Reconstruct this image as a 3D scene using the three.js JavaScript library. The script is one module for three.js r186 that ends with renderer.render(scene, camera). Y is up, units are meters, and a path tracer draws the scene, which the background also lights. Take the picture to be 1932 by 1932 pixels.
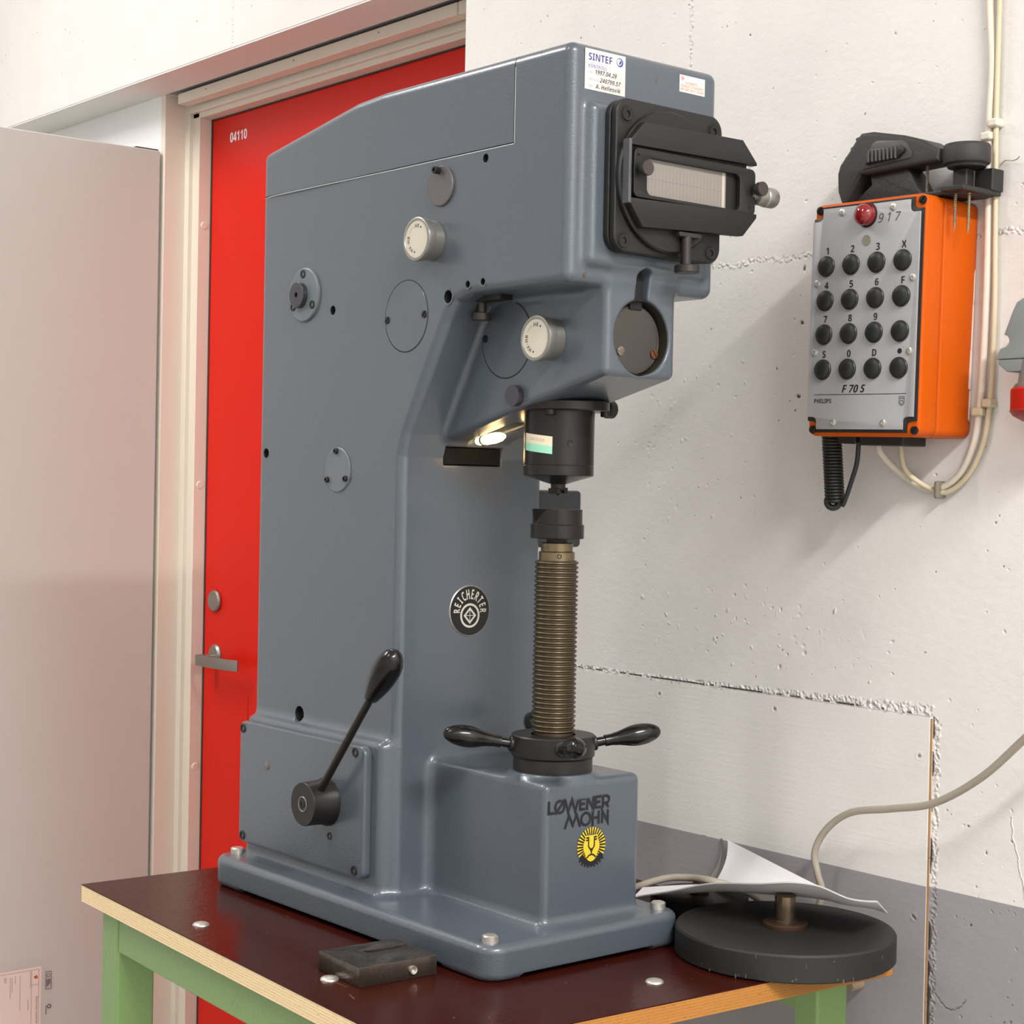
import * as THREE from 'three';
import { RoundedBoxGeometry } from 'three/addons/geometries/RoundedBoxGeometry.js';
import { mergeGeometries, mergeVertices, toCreasedNormals } from 'three/addons/utils/BufferGeometryUtils.js';
import { RectAreaLightUniformsLib } from 'three/addons/lights/RectAreaLightUniformsLib.js';

// ---------------------------------------------------------------- camera, exposure, lights
const scene = new THREE.Scene();
scene.background = new THREE.Color(0x000000);
const camera = new THREE.PerspectiveCamera(2 * Math.atan(966 / 3280) * 180 / Math.PI, 1, 0.05, 40);
camera.position.set(0, 1.40, 0);
camera.quaternion.setFromRotationMatrix(new THREE.Matrix4().makeBasis(
  new THREE.Vector3(0.63761, 0.019494, -0.770112),
  new THREE.Vector3(-0.0230066, 0.9997157, 0.0062584),
  new THREE.Vector3(0.770015, 0.013727, 0.637878)));
camera.updateMatrixWorld();
const renderer = new THREE.WebGLRenderer({ antialias: true });
renderer.outputColorSpace = THREE.SRGBColorSpace;
renderer.toneMapping = THREE.LinearToneMapping;
renderer.toneMappingExposure = 1.9;
renderer.shadowMap.enabled = true;
RectAreaLightUniformsLib.init();

const CEIL = 3.6;
// [x, z, length along z, width along x, intensity]
const LAMPS = [
  { x: -3.78, z: -0.15, l: 1.5, w: 0.20, i: 34, label: 'long ceiling light above the red door' },
  { x: 1.2, z: -0.5, l: 1.5, w: 0.20, i: 113, label: 'long ceiling light above the right end of the wall' },
  { x: -1.7, z: 0.9, l: 1.5, w: 0.20, i: 15, label: 'added fill light on the ceiling between the two near the wall' },  // unseen fill, placed and weighted only to balance brightness
  { x: 1.6, z: 2.4, l: 1.5, w: 0.20, i: 13, label: 'added fill light on the ceiling at the far end of the room' },  // unseen fill from behind the camera, added for brightness
];
const lampLights = LAMPS.map(L => {
  const a = new THREE.RectAreaLight(0xfffcfa, L.i, L.w, L.l);
  a.position.set(L.x, CEIL - 0.085, L.z);
  a.rotation.x = -Math.PI / 2;
  scene.add(a);
  return a;
});

// ---------------------------------------------------------------- helpers
let seed = 12345;
const rnd = () => { seed = (seed * 1664525 + 1013904223) >>> 0; return seed / 4294967296; };
const rr = (a, b) => a + (b - a) * rnd();
const V3 = (x, y, z) => new THREE.Vector3(x, y, z);
const used = {};
function numbered(n) { const k = used[n] = (used[n] ?? -1) + 1; return k ? `${n}_${String(k).padStart(3, '0')}` : n; }
const org = new WeakMap();
function tag(o, label, category, group) {
  o.userData = { label, category };
  if (group) o.userData.group = group;
  return o;
}
function thing(name, label, category, p = [0, 0, 0], ry = 0, group) {
  const o = new THREE.Group();
  o.name = numbered(name); o.position.set(...p); o.rotation.y = ry;
  org.set(o, ry ? V3(0, 0, 0) : V3(...p));       // turned things are built in their own frame
  scene.add(o);
  return tag(o, label, category, group);
}
function mesh(name, geo, mat, parent) {
  const m = new THREE.Mesh(geo, mat);
  m.name = name; m.castShadow = m.receiveShadow = true;
  parent.add(m); return m;
}
// geometry given in world coordinates (or the frame of a turned thing)
function part(parent, name, geo, mat, label) {
  const g = Array.isArray(geo) ? merge(geo) : geo;
  const o = org.get(parent);
  if (o) g.translate(-o.x, -o.y, -o.z);
  const m = mesh(name, g, mat, parent);
  if (o) org.set(m, o);
  if (label) m.userData.label = label;
  return m;
}
// shared local geometry put at a world position
function partAt(parent, name, geo, mat, p, q) {
  const o = org.get(parent) ?? V3(0, 0, 0);
  const m = mesh(name, geo, mat, parent);
  m.position.set(p[0] - o.x, p[1] - o.y, p[2] - o.z);
  if (q) m.rotation.set(...q);
  return m;
}
// a thing that is a single mesh
function single(name, geo, mat, label, category, p, group) {
  const g = Array.isArray(geo) ? merge(geo) : geo;
  g.translate(-p[0], -p[1], -p[2]);
  const m = mesh(numbered(name), g, mat, scene);
  m.position.set(...p);
  org.set(m, V3(...p));
  return tag(m, label, category, group);
}
function struct(name, geo, mat, parent = scene) {
  const m = mesh(parent === scene ? numbered(name) : name, Array.isArray(geo) ? merge(geo) : geo, mat, parent);
  if (parent === scene) m.userData.kind = 'structure';
  return m;
}
function merge(list) {
  return mergeGeometries(list.map(g => {
    let n = g.index ? g.toNonIndexed() : g.clone();
    for (const k of Object.keys(n.attributes)) if (!['position', 'normal', 'uv'].includes(k)) n.deleteAttribute(k);
    if (!n.attributes.uv) n.setAttribute('uv', new THREE.BufferAttribute(new Float32Array(n.attributes.position.count * 2), 2));
    return n;
  }));
}
const crease = (g, a = 0.55) => toCreasedNormals(g.scale(1000, 1000, 1000), a).scale(.001, .001, .001);   // works on a 1 cm grid of its own, hence the scale
// planar uv in metres by dominant normal
function boxUV(g, s = 1) {
  if (g.index) g = g.toNonIndexed();
  const p = g.attributes.position, n = g.attributes.normal, uv = new Float32Array(p.count * 2);
  for (let t = 0; t < p.count; t += 3) {
    let nx = 0, ny = 0, nz = 0;
    for (let k = 0; k < 3; k++) { nx += n.getX(t + k); ny += n.getY(t + k); nz += n.getZ(t + k); }
    nx = Math.abs(nx); ny = Math.abs(ny); nz = Math.abs(nz);
    for (let k = 0; k < 3; k++) {
      const i = t + k, x = p.getX(i), y = p.getY(i), z = p.getZ(i);
      const c = nx >= ny && nx >= nz ? [z, y] : ny >= nz ? [x, z] : [x, y];
      uv[i * 2] = c[0] * s; uv[i * 2 + 1] = c[1] * s;
    }
  }
  g.setAttribute('uv', new THREE.BufferAttribute(uv, 2));
  return g;
}
function box(x0, x1, y0, y1, z0, z1, r = 0.001, seg = 2) {
  const w = Math.abs(x1 - x0), h = Math.abs(y1 - y0), d = Math.abs(z1 - z0);
  const g = r > 0 ? new RoundedBoxGeometry(w, h, d, seg, Math.min(r, w / 2.01, h / 2.01, d / 2.01)) : new THREE.BoxGeometry(w, h, d);
  g.translate((x0 + x1) / 2, (y0 + y1) / 2, (z0 + z1) / 2);
  return boxUV(g);
}
const toAxis = (g, ax) => ax === 'x' ? g.rotateZ(-Math.PI / 2) : ax === 'z' ? g.rotateX(Math.PI / 2) : g;
// profile [[radius, height]...] from bottom to top, turned about an axis; height runs along +axis
function lathe(prof, c = [0, 0, 0], ax = 'y', seg = 40, cr = 0.5) {
  const g = crease(new THREE.LatheGeometry(prof.map(p => new THREE.Vector2(p[0], p[1])), seg), cr);
  return toAxis(g, ax).translate(...c);
}
// profile turned about the line a -> b, heights measured from a
function latheDir(prof, a, b, seg = 32, cr = 0.5) {
  const g = crease(new THREE.LatheGeometry(prof.map(p => new THREE.Vector2(p[0], p[1])), seg), cr);
  const d = V3(...b).sub(V3(...a)).normalize();
  g.applyQuaternion(new THREE.Quaternion().setFromUnitVectors(V3(0, 1, 0), d));
  return g.translate(...a);
}
function drum(r, h, e = 0.0008) { return [[0, 0], [r - e, 0], [r, e], [r, h - e], [r - e, h], [0, h]]; }
// outline in (u,v), thickness along the third axis from a to b, bevelled
function prism(pts, plane, a, b, bev = 0.001, holes = [], seg = 2) {
  const mk = P => P instanceof THREE.Shape || P instanceof THREE.Path ? P : new THREE.Shape(P.map(p => new THREE.Vector2(p[0], p[1])));
  const s = mk(pts); for (const h of holes) s.holes.push(mk(h));
  const d = b - a;
  let g = new THREE.ExtrudeGeometry(s, { depth: d - 2 * bev, bevelEnabled: bev > 0, bevelThickness: bev, bevelSize: bev, bevelOffset: -bev, bevelSegments: seg, curveSegments: 10 });
  g.translate(0, 0, bev);
  g.deleteAttribute('normal'); g.deleteAttribute('uv');
  g = mergeVertices(g, 1e-6); g = crease(g, 0.6);
  if (plane === 'xy') g.translate(0, 0, a);
  else if (plane === 'zy') g.applyMatrix4(new THREE.Matrix4().set(0, 0, 1, a, 0, 1, 0, 0, -1, 0, 0, 0, 0, 0, 0, 1)); // u = -z, v = y, depth = +x
  else if (plane === 'xz') g.applyMatrix4(new THREE.Matrix4().set(1, 0, 0, 0, 0, 0, 1, a, 0, -1, 0, 0, 0, 0, 0, 1)); // u = x, v = -z, depth = +y
  return boxUV(g);
}
function rrect(u0, u1, v0, v1, r) {
  const s = new THREE.Shape();
  s.moveTo(u0 + r, v0); s.lineTo(u1 - r, v0); s.absarc(u1 - r, v0 + r, r, -Math.PI / 2, 0);
  s.lineTo(u1, v1 - r); s.absarc(u1 - r, v1 - r, r, 0, Math.PI / 2);
  s.lineTo(u0 + r, v1); s.absarc(u0 + r, v1 - r, r, Math.PI / 2, Math.PI);
  s.lineTo(u0, v0 + r); s.absarc(u0 + r, v0 + r, r, Math.PI, 1.5 * Math.PI);
  return s;
}
function tube(pts, r, seg = 80, rs = 10) {
  return new THREE.TubeGeometry(new THREE.CatmullRomCurve3(pts.map(p => V3(...p)), false, 'centripetal'), seg, r, rs, false);
}
function ball(r, c, seg = 20) { return new THREE.SphereGeometry(r, seg, seg * 0.7 | 0).translate(...c); }

// ---------------------------------------------------------------- textures
function dataTex(w, h, fn, srgb, rep = true) {
  const d = new Uint8Array(w * h * 4);
  for (let y = 0; y < h; y++) for (let x = 0; x < w; x++) {
    const c = fn(x, y), i = (y * w + x) * 4;
    if (typeof c === 'number') { d[i] = d[i + 1] = d[i + 2] = Math.max(0, Math.min(255, c * 255)); } else { d[i] = c[0] * 255; d[i + 1] = c[1] * 255; d[i + 2] = c[2] * 255; }
    d[i + 3] = 255;
  }
  const t = new THREE.DataTexture(d, w, h);
  t.magFilter = THREE.LinearFilter; t.minFilter = THREE.LinearMipmapLinearFilter; t.generateMipmaps = true;
  if (rep) t.wrapS = t.wrapT = THREE.RepeatWrapping;
  if (srgb) t.colorSpace = THREE.SRGBColorSpace;
  t.needsUpdate = true; return t;
}
const hash2 = (x, y, s) => { let h = (x * 374761393 + y * 668265263 + s * 974634777) | 0; h = Math.imul(h ^ (h >>> 13), 1274126177); return ((h ^ (h >>> 16)) >>> 0) / 4294967296; };
function vnoise(x, y, per, s) {      // periodic value noise, per cells round
  const xi = Math.floor(x), yi = Math.floor(y), fx = x - xi, fy = y - yi;
  const u = fx * fx * (3 - 2 * fx), v = fy * fy * (3 - 2 * fy), m = a => ((a % per) + per) % per;
  const a = hash2(m(xi), m(yi), s), b = hash2(m(xi + 1), m(yi), s), c = hash2(m(xi), m(yi + 1), s), d = hash2(m(xi + 1), m(yi + 1), s);
  return (a + (b - a) * u) * (1 - v) + (c + (d - c) * u) * v;
}
function canvasTex(w, h, draw, srgb = true) {
  const c = document.createElement('canvas'); c.width = w; c.height = h;
  const x = c.getContext('2d'); draw(x, w, h);
  const t = new THREE.CanvasTexture(c); if (srgb) t.colorSpace = THREE.SRGBColorSpace; t.anisotropy = 8; return t;
}
const withRep = (t, u, v = u) => { const c = t.clone(); c.wrapS = c.wrapT = THREE.RepeatWrapping; c.repeat.set(u, v); c.needsUpdate = true; return c; };
const peel = dataTex(512, 512, (x, y) => 0.55 * vnoise(x / 6, y / 6, 512 / 6 | 0, 1) + 0.30 * vnoise(x / 3, y / 3, 170, 2) + 0.25 * vnoise(x / 16, y / 16, 32, 3));
const smudge = dataTex(512, 512, (x, y) => 0.5 * vnoise(x / 64, y / 64, 8, 5) + 0.3 * vnoise(x / 16, y / 16, 32, 6) + 0.2 * vnoise(x / 4, y / 4, 128, 7));

const std = (color, roughness = 0.5, metalness = 0, o = {}) => new THREE.MeshStandardMaterial({ color, roughness, metalness, ...o });
const M = {
  paint: new THREE.MeshPhysicalMaterial({ color: 0x4d555d, roughness: 0.34, bumpMap: withRep(peel, 1 / 0.12), bumpScale: 0.00022, clearcoat: 0.5, clearcoatRoughness: 0.16 }),
  seamHighlight: std(0xa9adae, 0.3),  // pale tone that paints the glint along the cover seam
  liner: std(0x14161a, 0.8),
  blackMetal: std(0x131211, 0.5, 0.05),
  blackSteel: std(0x2c2928, 0.28, 0.6),
  bakelite: new THREE.MeshPhysicalMaterial({ color: 0x100f0e, roughness: 0.24, specularIntensity: .6, clearcoat: 0.25, clearcoatRoughness: 0.1 }),
  hub: std(0x1f1d1b, 0.4, 0.2),
  steel: std(0x8a8078, 0.32, 0.85),
  thread: std(0x655a48, 0.36, 0.88),
  zinc: std(0xc9c5bb, 0.38, 0.75),
  alu: std(0x9b9993, 0.4, 0.8),
  dark: std(0x0c0b0b, 0.7),
  darkScrew: std(0x2c2928, 0.4, 0.6),
  plugSteel: std(0x4d4d4f, 0.35, 0.7),
  capPaint: std(0x646b70, 0.42),
  black: std(0x111111, 0.75),
};
// ---------------------------------------------------------------- the room
const ZW = -1.92, XE = -2.474, YS = 2.338, ZL = -2.03, ZD = -2.131, XJ = -3.793;
const WX0 = -2.6, WX1 = -0.9, WY0 = 0.6, WY1 = 2.3, TN = 2048;
const BX1 = -1.4265, BY1 = 1.1045;                       // top right corner of the board let into the wall
function wallMaps() {
  const H = new Float32Array(TN * TN), K = new Float32Array(TN * TN).fill(0), A = new Uint8Array(TN * TN);
  const px = x => (x - WX0) / (WX1 - WX0) * TN, py = y => (y - WY0) / (WY1 - WY0) * TN, sc = TN / (WX1 - WX0);
  for (let j = 0; j < TN; j++) for (let i = 0; i < TN; i++) {
    const x = WX0 + i / sc, y = WY0 + j / sc;
    const board = x < BX1 && y < BY1;
    let h;
    if (board) h = 0.5 + 0.022 * (vnoise(x * 24, y * 300, 99999, 11) - 0.5) + 0.02 * (vnoise(x * 8, y * 160, 99999, 12) - 0.5) + 0.03 * (vnoise(x * 420, y * 420, 99999, 15) - .5);
    else h = 0.5 + 0.10 * (vnoise(x * 14, y * 22, 99999, 13) - 0.5) + 0.05 * (vnoise(x * 70 + y * 20, y * 130, 99999, 14) - 0.5) + 0.028 * (vnoise(x * 300, y * 340, 99999, 15) - 0.5) + 0.022 * (vnoise(x * 800, y * 800, 99999, 16) - 0.5);
    H[j * TN + i] = h;
  }
  const pit = (x, y, r, d, dark) => {                    // a hollow (d < 0) or blob, r in metres
    const cx = px(x), cy = py(y), R = Math.max(1, r * sc);
    const ex = rr(0.7, 1.4), an = rr(0, 3.14), ca = Math.cos(an), sa = Math.sin(an);
    for (let j = Math.floor(cy - 2.5 * R); j <= cy + 2.5 * R; j++) for (let i = Math.floor(cx - 2.5 * R); i <= cx + 2.5 * R; i++) {
      if (i < 0 || j < 0 || i >= TN || j >= TN) continue;
      const u = ((i - cx) * ca + (j - cy) * sa) / ex, v = (-(i - cx) * sa + (j - cy) * ca) * ex;
      const q = Math.sqrt(u * u + v * v) / R; if (q > 1.6) continue;
      const w = q < 1 ? 1 - q * q * 0.6 : Math.max(0, (1.6 - q) / 1.6);
      H[j * TN + i] += d * w;
      if (dark && q < 0.8) K[j * TN + i] = Math.max(K[j * TN + i], dark);
    }
  };
  for (let k = 0; k < 420; k++) { const x = rr(WX0, WX1), y = rr(BY1 + 0.01, WY1); pit(x, y, rr(0.0008, 0.0022), rr(-0.35, -0.12), rnd() < 0.35 ? rr(0.2, 0.6) : 0); }
  for (let k = 0; k < 120; k++) { const x = rr(BX1 + 0.02, WX1), y = rr(WY0, BY1); pit(x, y, rr(0.0008, 0.002), rr(-0.35, -0.12), rnd() < 0.4 ? rr(0.3, 0.8) : 0); }
  for (let k = 0; k < 70; k++) { const x = -1.75 + rr(-0.25, 0.28), y = 1.19 + rr(-0.05, 0.06); pit(x, y, rr(0.001, 0.003), rr(-0.45, 0.4), 0); }
  for (let k = 0; k < 90; k++) { const x = rr(-2.0, -1.75), y = rr(1.35, 1.6); pit(x, y, rr(0.001, 0.003), rr(-0.3, 0.3), 0); }
  for (const [x, y, r] of [[-1.668, 1.724, .003], [-1.67, 1.646, .0032], [-1.674, 1.54, .0036], [-1.68, 1.52, .0015]]) pit(x, y, r, -0.6, 0.75);
  for (const [x, y] of [[-1.942, 1.082], [-1.703, 1.085], [-1.444, 1.05], [-1.447, 0.832], [-1.275, 0.90]]) { pit(x, y, .0045, 0.25, 0); pit(x, y, .003, -0.6, 0.35); }
  // formwork seams
  for (let x = WX0; x < WX1; x += 0.0016) { if (x > -1.95) { pit(x, 1.742 + 0.0025 * Math.sin(x * 60) + rr(-.0035, .0035), rr(.001, .0026), rr(-0.35, 0.45), rnd() < .06 ? .3 : 0); } }
  for (let y = 1.95; y < WY1; y += 0.0016) pit(-1.907 + rr(-.004, .004), y, rr(.001, .0025), rr(-0.25, 0.3), rnd() < .2 ? .15 : 0);
  // rough filler along the top and right edge of the board
  for (let x = WX0; x < BX1; x += 0.0011) {
    const f = Math.min(1, Math.max(0.12, (x + 1.95) / 0.45));
    pit(x, BY1 + rr(0.001, 0.012 * f + 0.002), rr(.001, .0028), rr(-0.4, 0.5), 0);
    if (vnoise(x * 45, 1, 99999, 21) > 0.52 && x < -1.5 && x > -2.15) pit(x, BY1 + 0.0012, 0.0011, -0.7, 0.92);
    else if (vnoise(x * 90, 4, 99999, 23) > 0.72) pit(x, BY1 + 0.0015, 0.0012, -0.7, 0.7);
  }
  for (let y = WY0; y < BY1; y += 0.0010) {
    pit(BX1 + rr(0.004, 0.012), y, rr(.001, .0025), rr(-0.35, 0.4), 0);
    const w = 0.0050 * Math.max(0, vnoise(y * 60, 2, 99999, 22) - 0.5);
    if (w > 0) pit(BX1 + 0.001 + w * 0.6, y, 0.0006 + w * 0.7, -0.8, 0.85);
  }
  // crack in the grey paint
  let cx = -1.30, cy = 0.99; for (let k = 0; k < 260; k++) { pit(cx, cy, .0010, 0.13, 0); if (cy > 0.84) { cy -= 0.001; cx += rr(-.0008, .0011); } else { cx += 0.001; cy += rr(-.0009, .0006); } }
  for (let k = 0; k < 40; k++) { const t = k / 40; pit(-1.418 + 0.055 * t, 0.742 - 0.022 * Math.sin(t * 3.0) + rr(-.001, .001), .0008, -0.4, 0.45); }
  const map = dataTex(TN, TN, (i, j) => {
    const x = WX0 + i / sc, y = WY0 + j / sc, k = K[j * TN + i];
    const n = vnoise(x * 6, y * 7, 99999, 31) * 0.5 + vnoise(x * 24, y * 24, 99999, 32) * 0.3 + vnoise(x * 200, y * 200, 99999, 33) * 0.2;
    const dado = y < 0.877 + 0.0012 * (vnoise(x * 25, 3, 99999, 34) - 0.5);
    const b = dado ? [0.605, 0.588, 0.602] : [0.900, 0.887, 0.868];
    const s = 1 - 0.05 * (1 - n);
    const br = [0.16, 0.11, 0.07];
    return b.map((c, q) => (c * s) * (1 - k) + br[q] * k);
  }, true, true);
  const bump = dataTex(TN, TN, (i, j) => Math.min(1, Math.max(0, H[j * TN + i])), false, true);
  for (const t of [map, bump]) t.wrapS = t.wrapT = THREE.MirroredRepeatWrapping;
  return { map, bump };
}
const WM = wallMaps();
M.wall = std(0xffffff, 0.62, 0, { map: WM.map, bumpMap: WM.bump, bumpScale: 0.004 });
M.white = std(0xe8e8e8, 0.7);
M.whiteRough = std(0xe6e2dc, 0.7, 0, { bumpMap: withRep(peel, 4), bumpScale: 0.0012 });
M.frame = std(0xe4dccd, 0.45);
M.red = new THREE.MeshPhysicalMaterial({ color: 0xd61a06, roughness: 0.36, specularIntensity: .5, bumpMap: withRep(smudge, 3), bumpScale: 0.0003 });
M.floor = std(0xa09e99, 0.5, 0, { bumpMap: withRep(smudge, 0.5), bumpScale: .001 });
M.leaf = std(0xcccdc6, 0.42, 0, { bumpMap: withRep(smudge, 2), bumpScale: 0.0006 });
const wallUV = g => {
  const p = g.attributes.position, n = g.attributes.normal, uv = g.attributes.uv;
  for (let i = 0; i < p.count; i++) if (Math.abs(n.getZ(i)) > 0.5) uv.setXY(i, (p.getX(i) - WX0) / (WX1 - WX0), (p.getY(i) - WY0) / (WY1 - WY0));
  return g;
};
const RX0 = -5.6, RX1 = 2.6, RZ1 = 4.2;
struct('floor', box(RX0 - .2, RX1 + .2, -0.2, 0, -2.6, RZ1 + .2, 0), M.floor);
struct('ceiling', box(RX0 - .2, RX1 + .2, CEIL, CEIL + 0.2, -2.6, RZ1 + .2, 0), M.white);
struct('wall_back', [wallUV(box(XE, RX1 + .2, 0, CEIL, ZW - 0.45, ZW, 0)), wallUV(box(RX0 - .2, XE, YS, CEIL, ZW - 0.45, ZW, 0))], M.wall);
struct('wall_left', box(RX0 - .2, RX0, 0, CEIL, -2.6, RZ1 + .2, 0), M.white);
struct('wall_right', box(RX1, RX1 + .2, 0, CEIL, -2.6, RZ1 + .2, 0), M.white);
struct('wall_front', box(RX0 - .2, RX1 + .2, 0, CEIL, RZ1, RZ1 + .2, 0), M.white);
struct('wall_recess', box(RX0 - .2, XJ, 0, YS, ZL - 0.12, ZL, 0), std(0xf4f4f3, .4));
// soffit strip of the opening, roughly rendered
struct('trim_1', box(RX0, XE, YS - 0.004, YS + 0.002, ZL, ZW - 0.001, 0.001), M.whiteRough);
// door frame: stepped jamb and head, the door sits at the back of it
const frame = new THREE.Group(); frame.name = 'trim_2'; frame.userData.kind = 'structure'; scene.add(frame);
struct('jamb', [
  box(XJ - 0.02, XJ + 0.0008, 0, YS - .004, ZL - 0.056, ZL + 0.0006, 0.0015),
  box(XJ - 0.02, -3.774, 0, YS - .004, ZD - 0.05, ZL - 0.0547, 0.0025),
  box(-3.776, -3.745, 0, 2.315, ZD - 0.05, ZL - 0.0663, 0.0025)], M.frame, frame);
struct('jamb', box(-2.699, XE + .06, 0, 2.30, ZD - 0.05, ZD + 0.034, 0.0025), M.frame, frame);
struct('head_board', [box(-3.755, -2.66, 2.307, YS - 0.006, -2.075, ZL - 0.012, 0.002), box(-2.657, XE + .1, 2.307, YS - 0.006, -2.075, ZL - 0.012, 0.002)], M.frame, frame);
struct('head_frame', [
  box(-3.776, XE + .1, 2.293, YS - .005, ZD - 0.05, ZL - 0.0547, 0.0025),
  box(-3.776, XE + .1, 2.281, 2.30, ZD - 0.05, ZL - 0.0663, 0.0025)], M.frame, frame);
for (const y of [2.023, 1.393, 0.706, 0.25]) struct('cover_plug', lathe([[0, 0], [.0095, 0], [.0095, .0015], [.008, .0028], [0, .0032]], [-3.745, y, ZD + .017], 'x', 20), M.frame, frame);
for (const x of [-3.62, -3.24, -2.92, -2.6]) struct('nail', lathe(drum(.002, .0012, .0004), [x, 2.322, ZL - 0.0122], 'z', 10), std(0x7a7468, .6), frame);
struct('seal', box(-3.7455, -3.7405, 0, 2.281, ZD - 0.02, ZD + 0.002, 0.001), std(0x4a3a36, .8), frame);
struct('seal', box(-3.745, XE + .1, 2.2775, 2.2815, ZD - 0.02, ZD + 0.002, 0.001), std(0x4a3a36, .8), frame);
// the red door
const door = new THREE.Group(); door.name = 'door_1'; door.userData.kind = 'structure'; scene.add(door);
struct('leaf', box(-3.740, -2.70, 0.01, 2.2775, ZD - 0.045, ZD, 0.0015), M.red, door);
struct('lock', lathe([[0, 0], [.024, 0], [.026, .002], [.026, .006], [.0235, .010], [0, .0105]], [-3.6865, 1.114, ZD], 'z', 36), M.alu, door);
{
  const h = struct('handle', [
    lathe([[0, 0], [.0265, 0], [.0265, .004], [.022, .009], [0, .009]], [-3.6825, 0.983, ZD], 'z', 36),
    lathe([[0, 0], [.0105, 0], [.0105, .042], [0, .042]], [-3.6815, 0.976, ZD + .006], 'z', 24),
  ], M.alu, door);
    const g = prism([[-3.6905, .036], [-3.6905, .0490], [-3.685, .0555], [-3.60, .0575], [-3.545, .053], [-3.511, .043], [-3.5125, .0385], [-3.546, .0480], [-3.60, .0520], [-3.668, .0505], [-3.672, .047], [-3.672, .036]].map(p => [p[0], -(ZD + p[1])]), 'xz', 0.9605, 0.9865, 0.0012);
  struct('lever', g, M.alu, h);
}
struct('room_number', new THREE.PlaneGeometry(0.086, 0.034).translate(-3.6185, 2.2265, ZD + .0006), new THREE.MeshStandardMaterial({ roughness: .5, transparent: true, alphaTest: 0.5, map: canvasTex(512, 200, (x, w, h) => {
  x.clearRect(0, 0, w, h); x.fillStyle = '#ffffff'; x.font = 'bold 190px sans-serif'; x.textAlign = 'center'; x.textBaseline = 'middle'; x.scale(.9, 1); x.fillText('04110', w / 2 / .9, h / 2 + 8);
}) }), door);
{
  const sc = struct('scratch', prism([[-3.532, .835], [-3.5305, .90], [-3.5295, .90], [-3.5305, .835]], 'xy', ZD - .0005, ZD + .0006, 0), std(0x8c1408, .5), door);
}
// open beige door leaf at the left
const LX = -3.80;
const leaf = new THREE.Group(); leaf.name = 'door_2'; leaf.userData.kind = 'structure'; leaf.userData.label = 'plain beige door leaf standing open at the left edge'; scene.add(leaf);
struct('leaf', box(LX - 0.042, LX, 0.02, 2.199, -2.022, -1.12, 0.003), M.leaf, leaf);
struct('top_closer_plate', box(LX - 0.036, LX - 0.006, 2.1995, 2.203, -2.02, -1.96, 0.001), std(0x55585c, .5, .5), leaf);
// painted board let into the wall
{
  const t = thing('wall_panel', 'white and grey painted wooden board let into the wall behind the machine', 'panel', [-2.3, 0.55, ZW]);
  part(t, 'board', box(-3.0 + .6, BX1, 0.02, BY1 - .002, ZW - .001, ZW + 0.0042, 0.0006), std(0x8f6c42, .8));
  const g = wallUV(box(-3.0 + .6, BX1 - 0.0006, 0.02, BY1, ZW - 0.001, ZW + 0.0052, 0.0006));
  part(t, 'painted_face', g, M.wall);
}
// ceiling lights, the last two unseen fill added for brightness
LAMPS.forEach((L, i) => {
  const t = thing('ceiling_and_fill_light', L.label, 'lamp', [L.x, CEIL, L.z]);
  part(t, 'housing', box(L.x - .11, L.x + .11, CEIL - .075, CEIL, L.z - L.l / 2 - .03, L.z + L.l / 2 + .03, .004), M.white);
  part(t, 'diffuser', box(L.x - .10, L.x + .10, CEIL - .0805, CEIL - .0745, L.z - L.l / 2, L.z + L.l / 2, .002), std(0xffffff, .5, 0, { emissive: 0xfffaf4, emissiveIntensity: 3 }));
});
// ---------------------------------------------------------------- hardness testing machine: cast body from a distance field
const sdPoly = P => {
  const n = P.length;
  return (x, y) => {
    let d = Infinity, s = 1;
    for (let i = 0, j = n - 1; i < n; j = i++) {
      const ax = P[j][0], ay = P[j][1], bx = P[i][0], by = P[i][1];
      const ex = ax - bx, ey = ay - by, wx = x - bx, wy = y - by;
      const t = Math.max(0, Math.min(1, (wx * ex + wy * ey) / (ex * ex + ey * ey)));
      const qx = wx - ex * t, qy = wy - ey * t; d = Math.min(d, qx * qx + qy * qy);
      const c1 = y >= by, c2 = y < ay, c3 = ex * wy > ey * wx;
      if ((c1 && c2 && c3) || (!c1 && !c2 && !c3)) s = -s;
    }
    return s * Math.sqrt(d);
  };
};
function inset(P, r) {               // counter-clockwise outline moved inwards by r
  const n = P.length, out = [];
  for (let i = 0; i < n; i++) {
    const a = P[(i + n - 1) % n], b = P[i], c = P[(i + 1) % n];
    const l1 = Math.hypot(b[0] - a[0], b[1] - a[1]), l2 = Math.hypot(c[0] - b[0], c[1] - b[1]);
    const n1 = [-(b[1] - a[1]) / l1, (b[0] - a[0]) / l1], n2 = [-(c[1] - b[1]) / l2, (c[0] - b[0]) / l2];
    const k = 1 + n1[0] * n2[0] + n1[1] * n2[1];
    out.push([b[0] + r * (n1[0] + n2[0]) / k, b[1] + r * (n1[1] + n2[1]) / k]);
  }
  return out;
}
const smin = (a, b, k) => { const h = Math.max(k - Math.abs(a - b), 0) / k; return Math.min(a, b) - h * h * k * 0.25; };
const smax = (a, b, k) => -smin(-a, -b, k);
const ext = (d2, w, h, r) => { const a = d2 + 0, b = w - h + r; return Math.min(Math.max(a, b), 0) + Math.hypot(Math.max(a, 0), Math.max(b, 0)) - r; };
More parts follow.
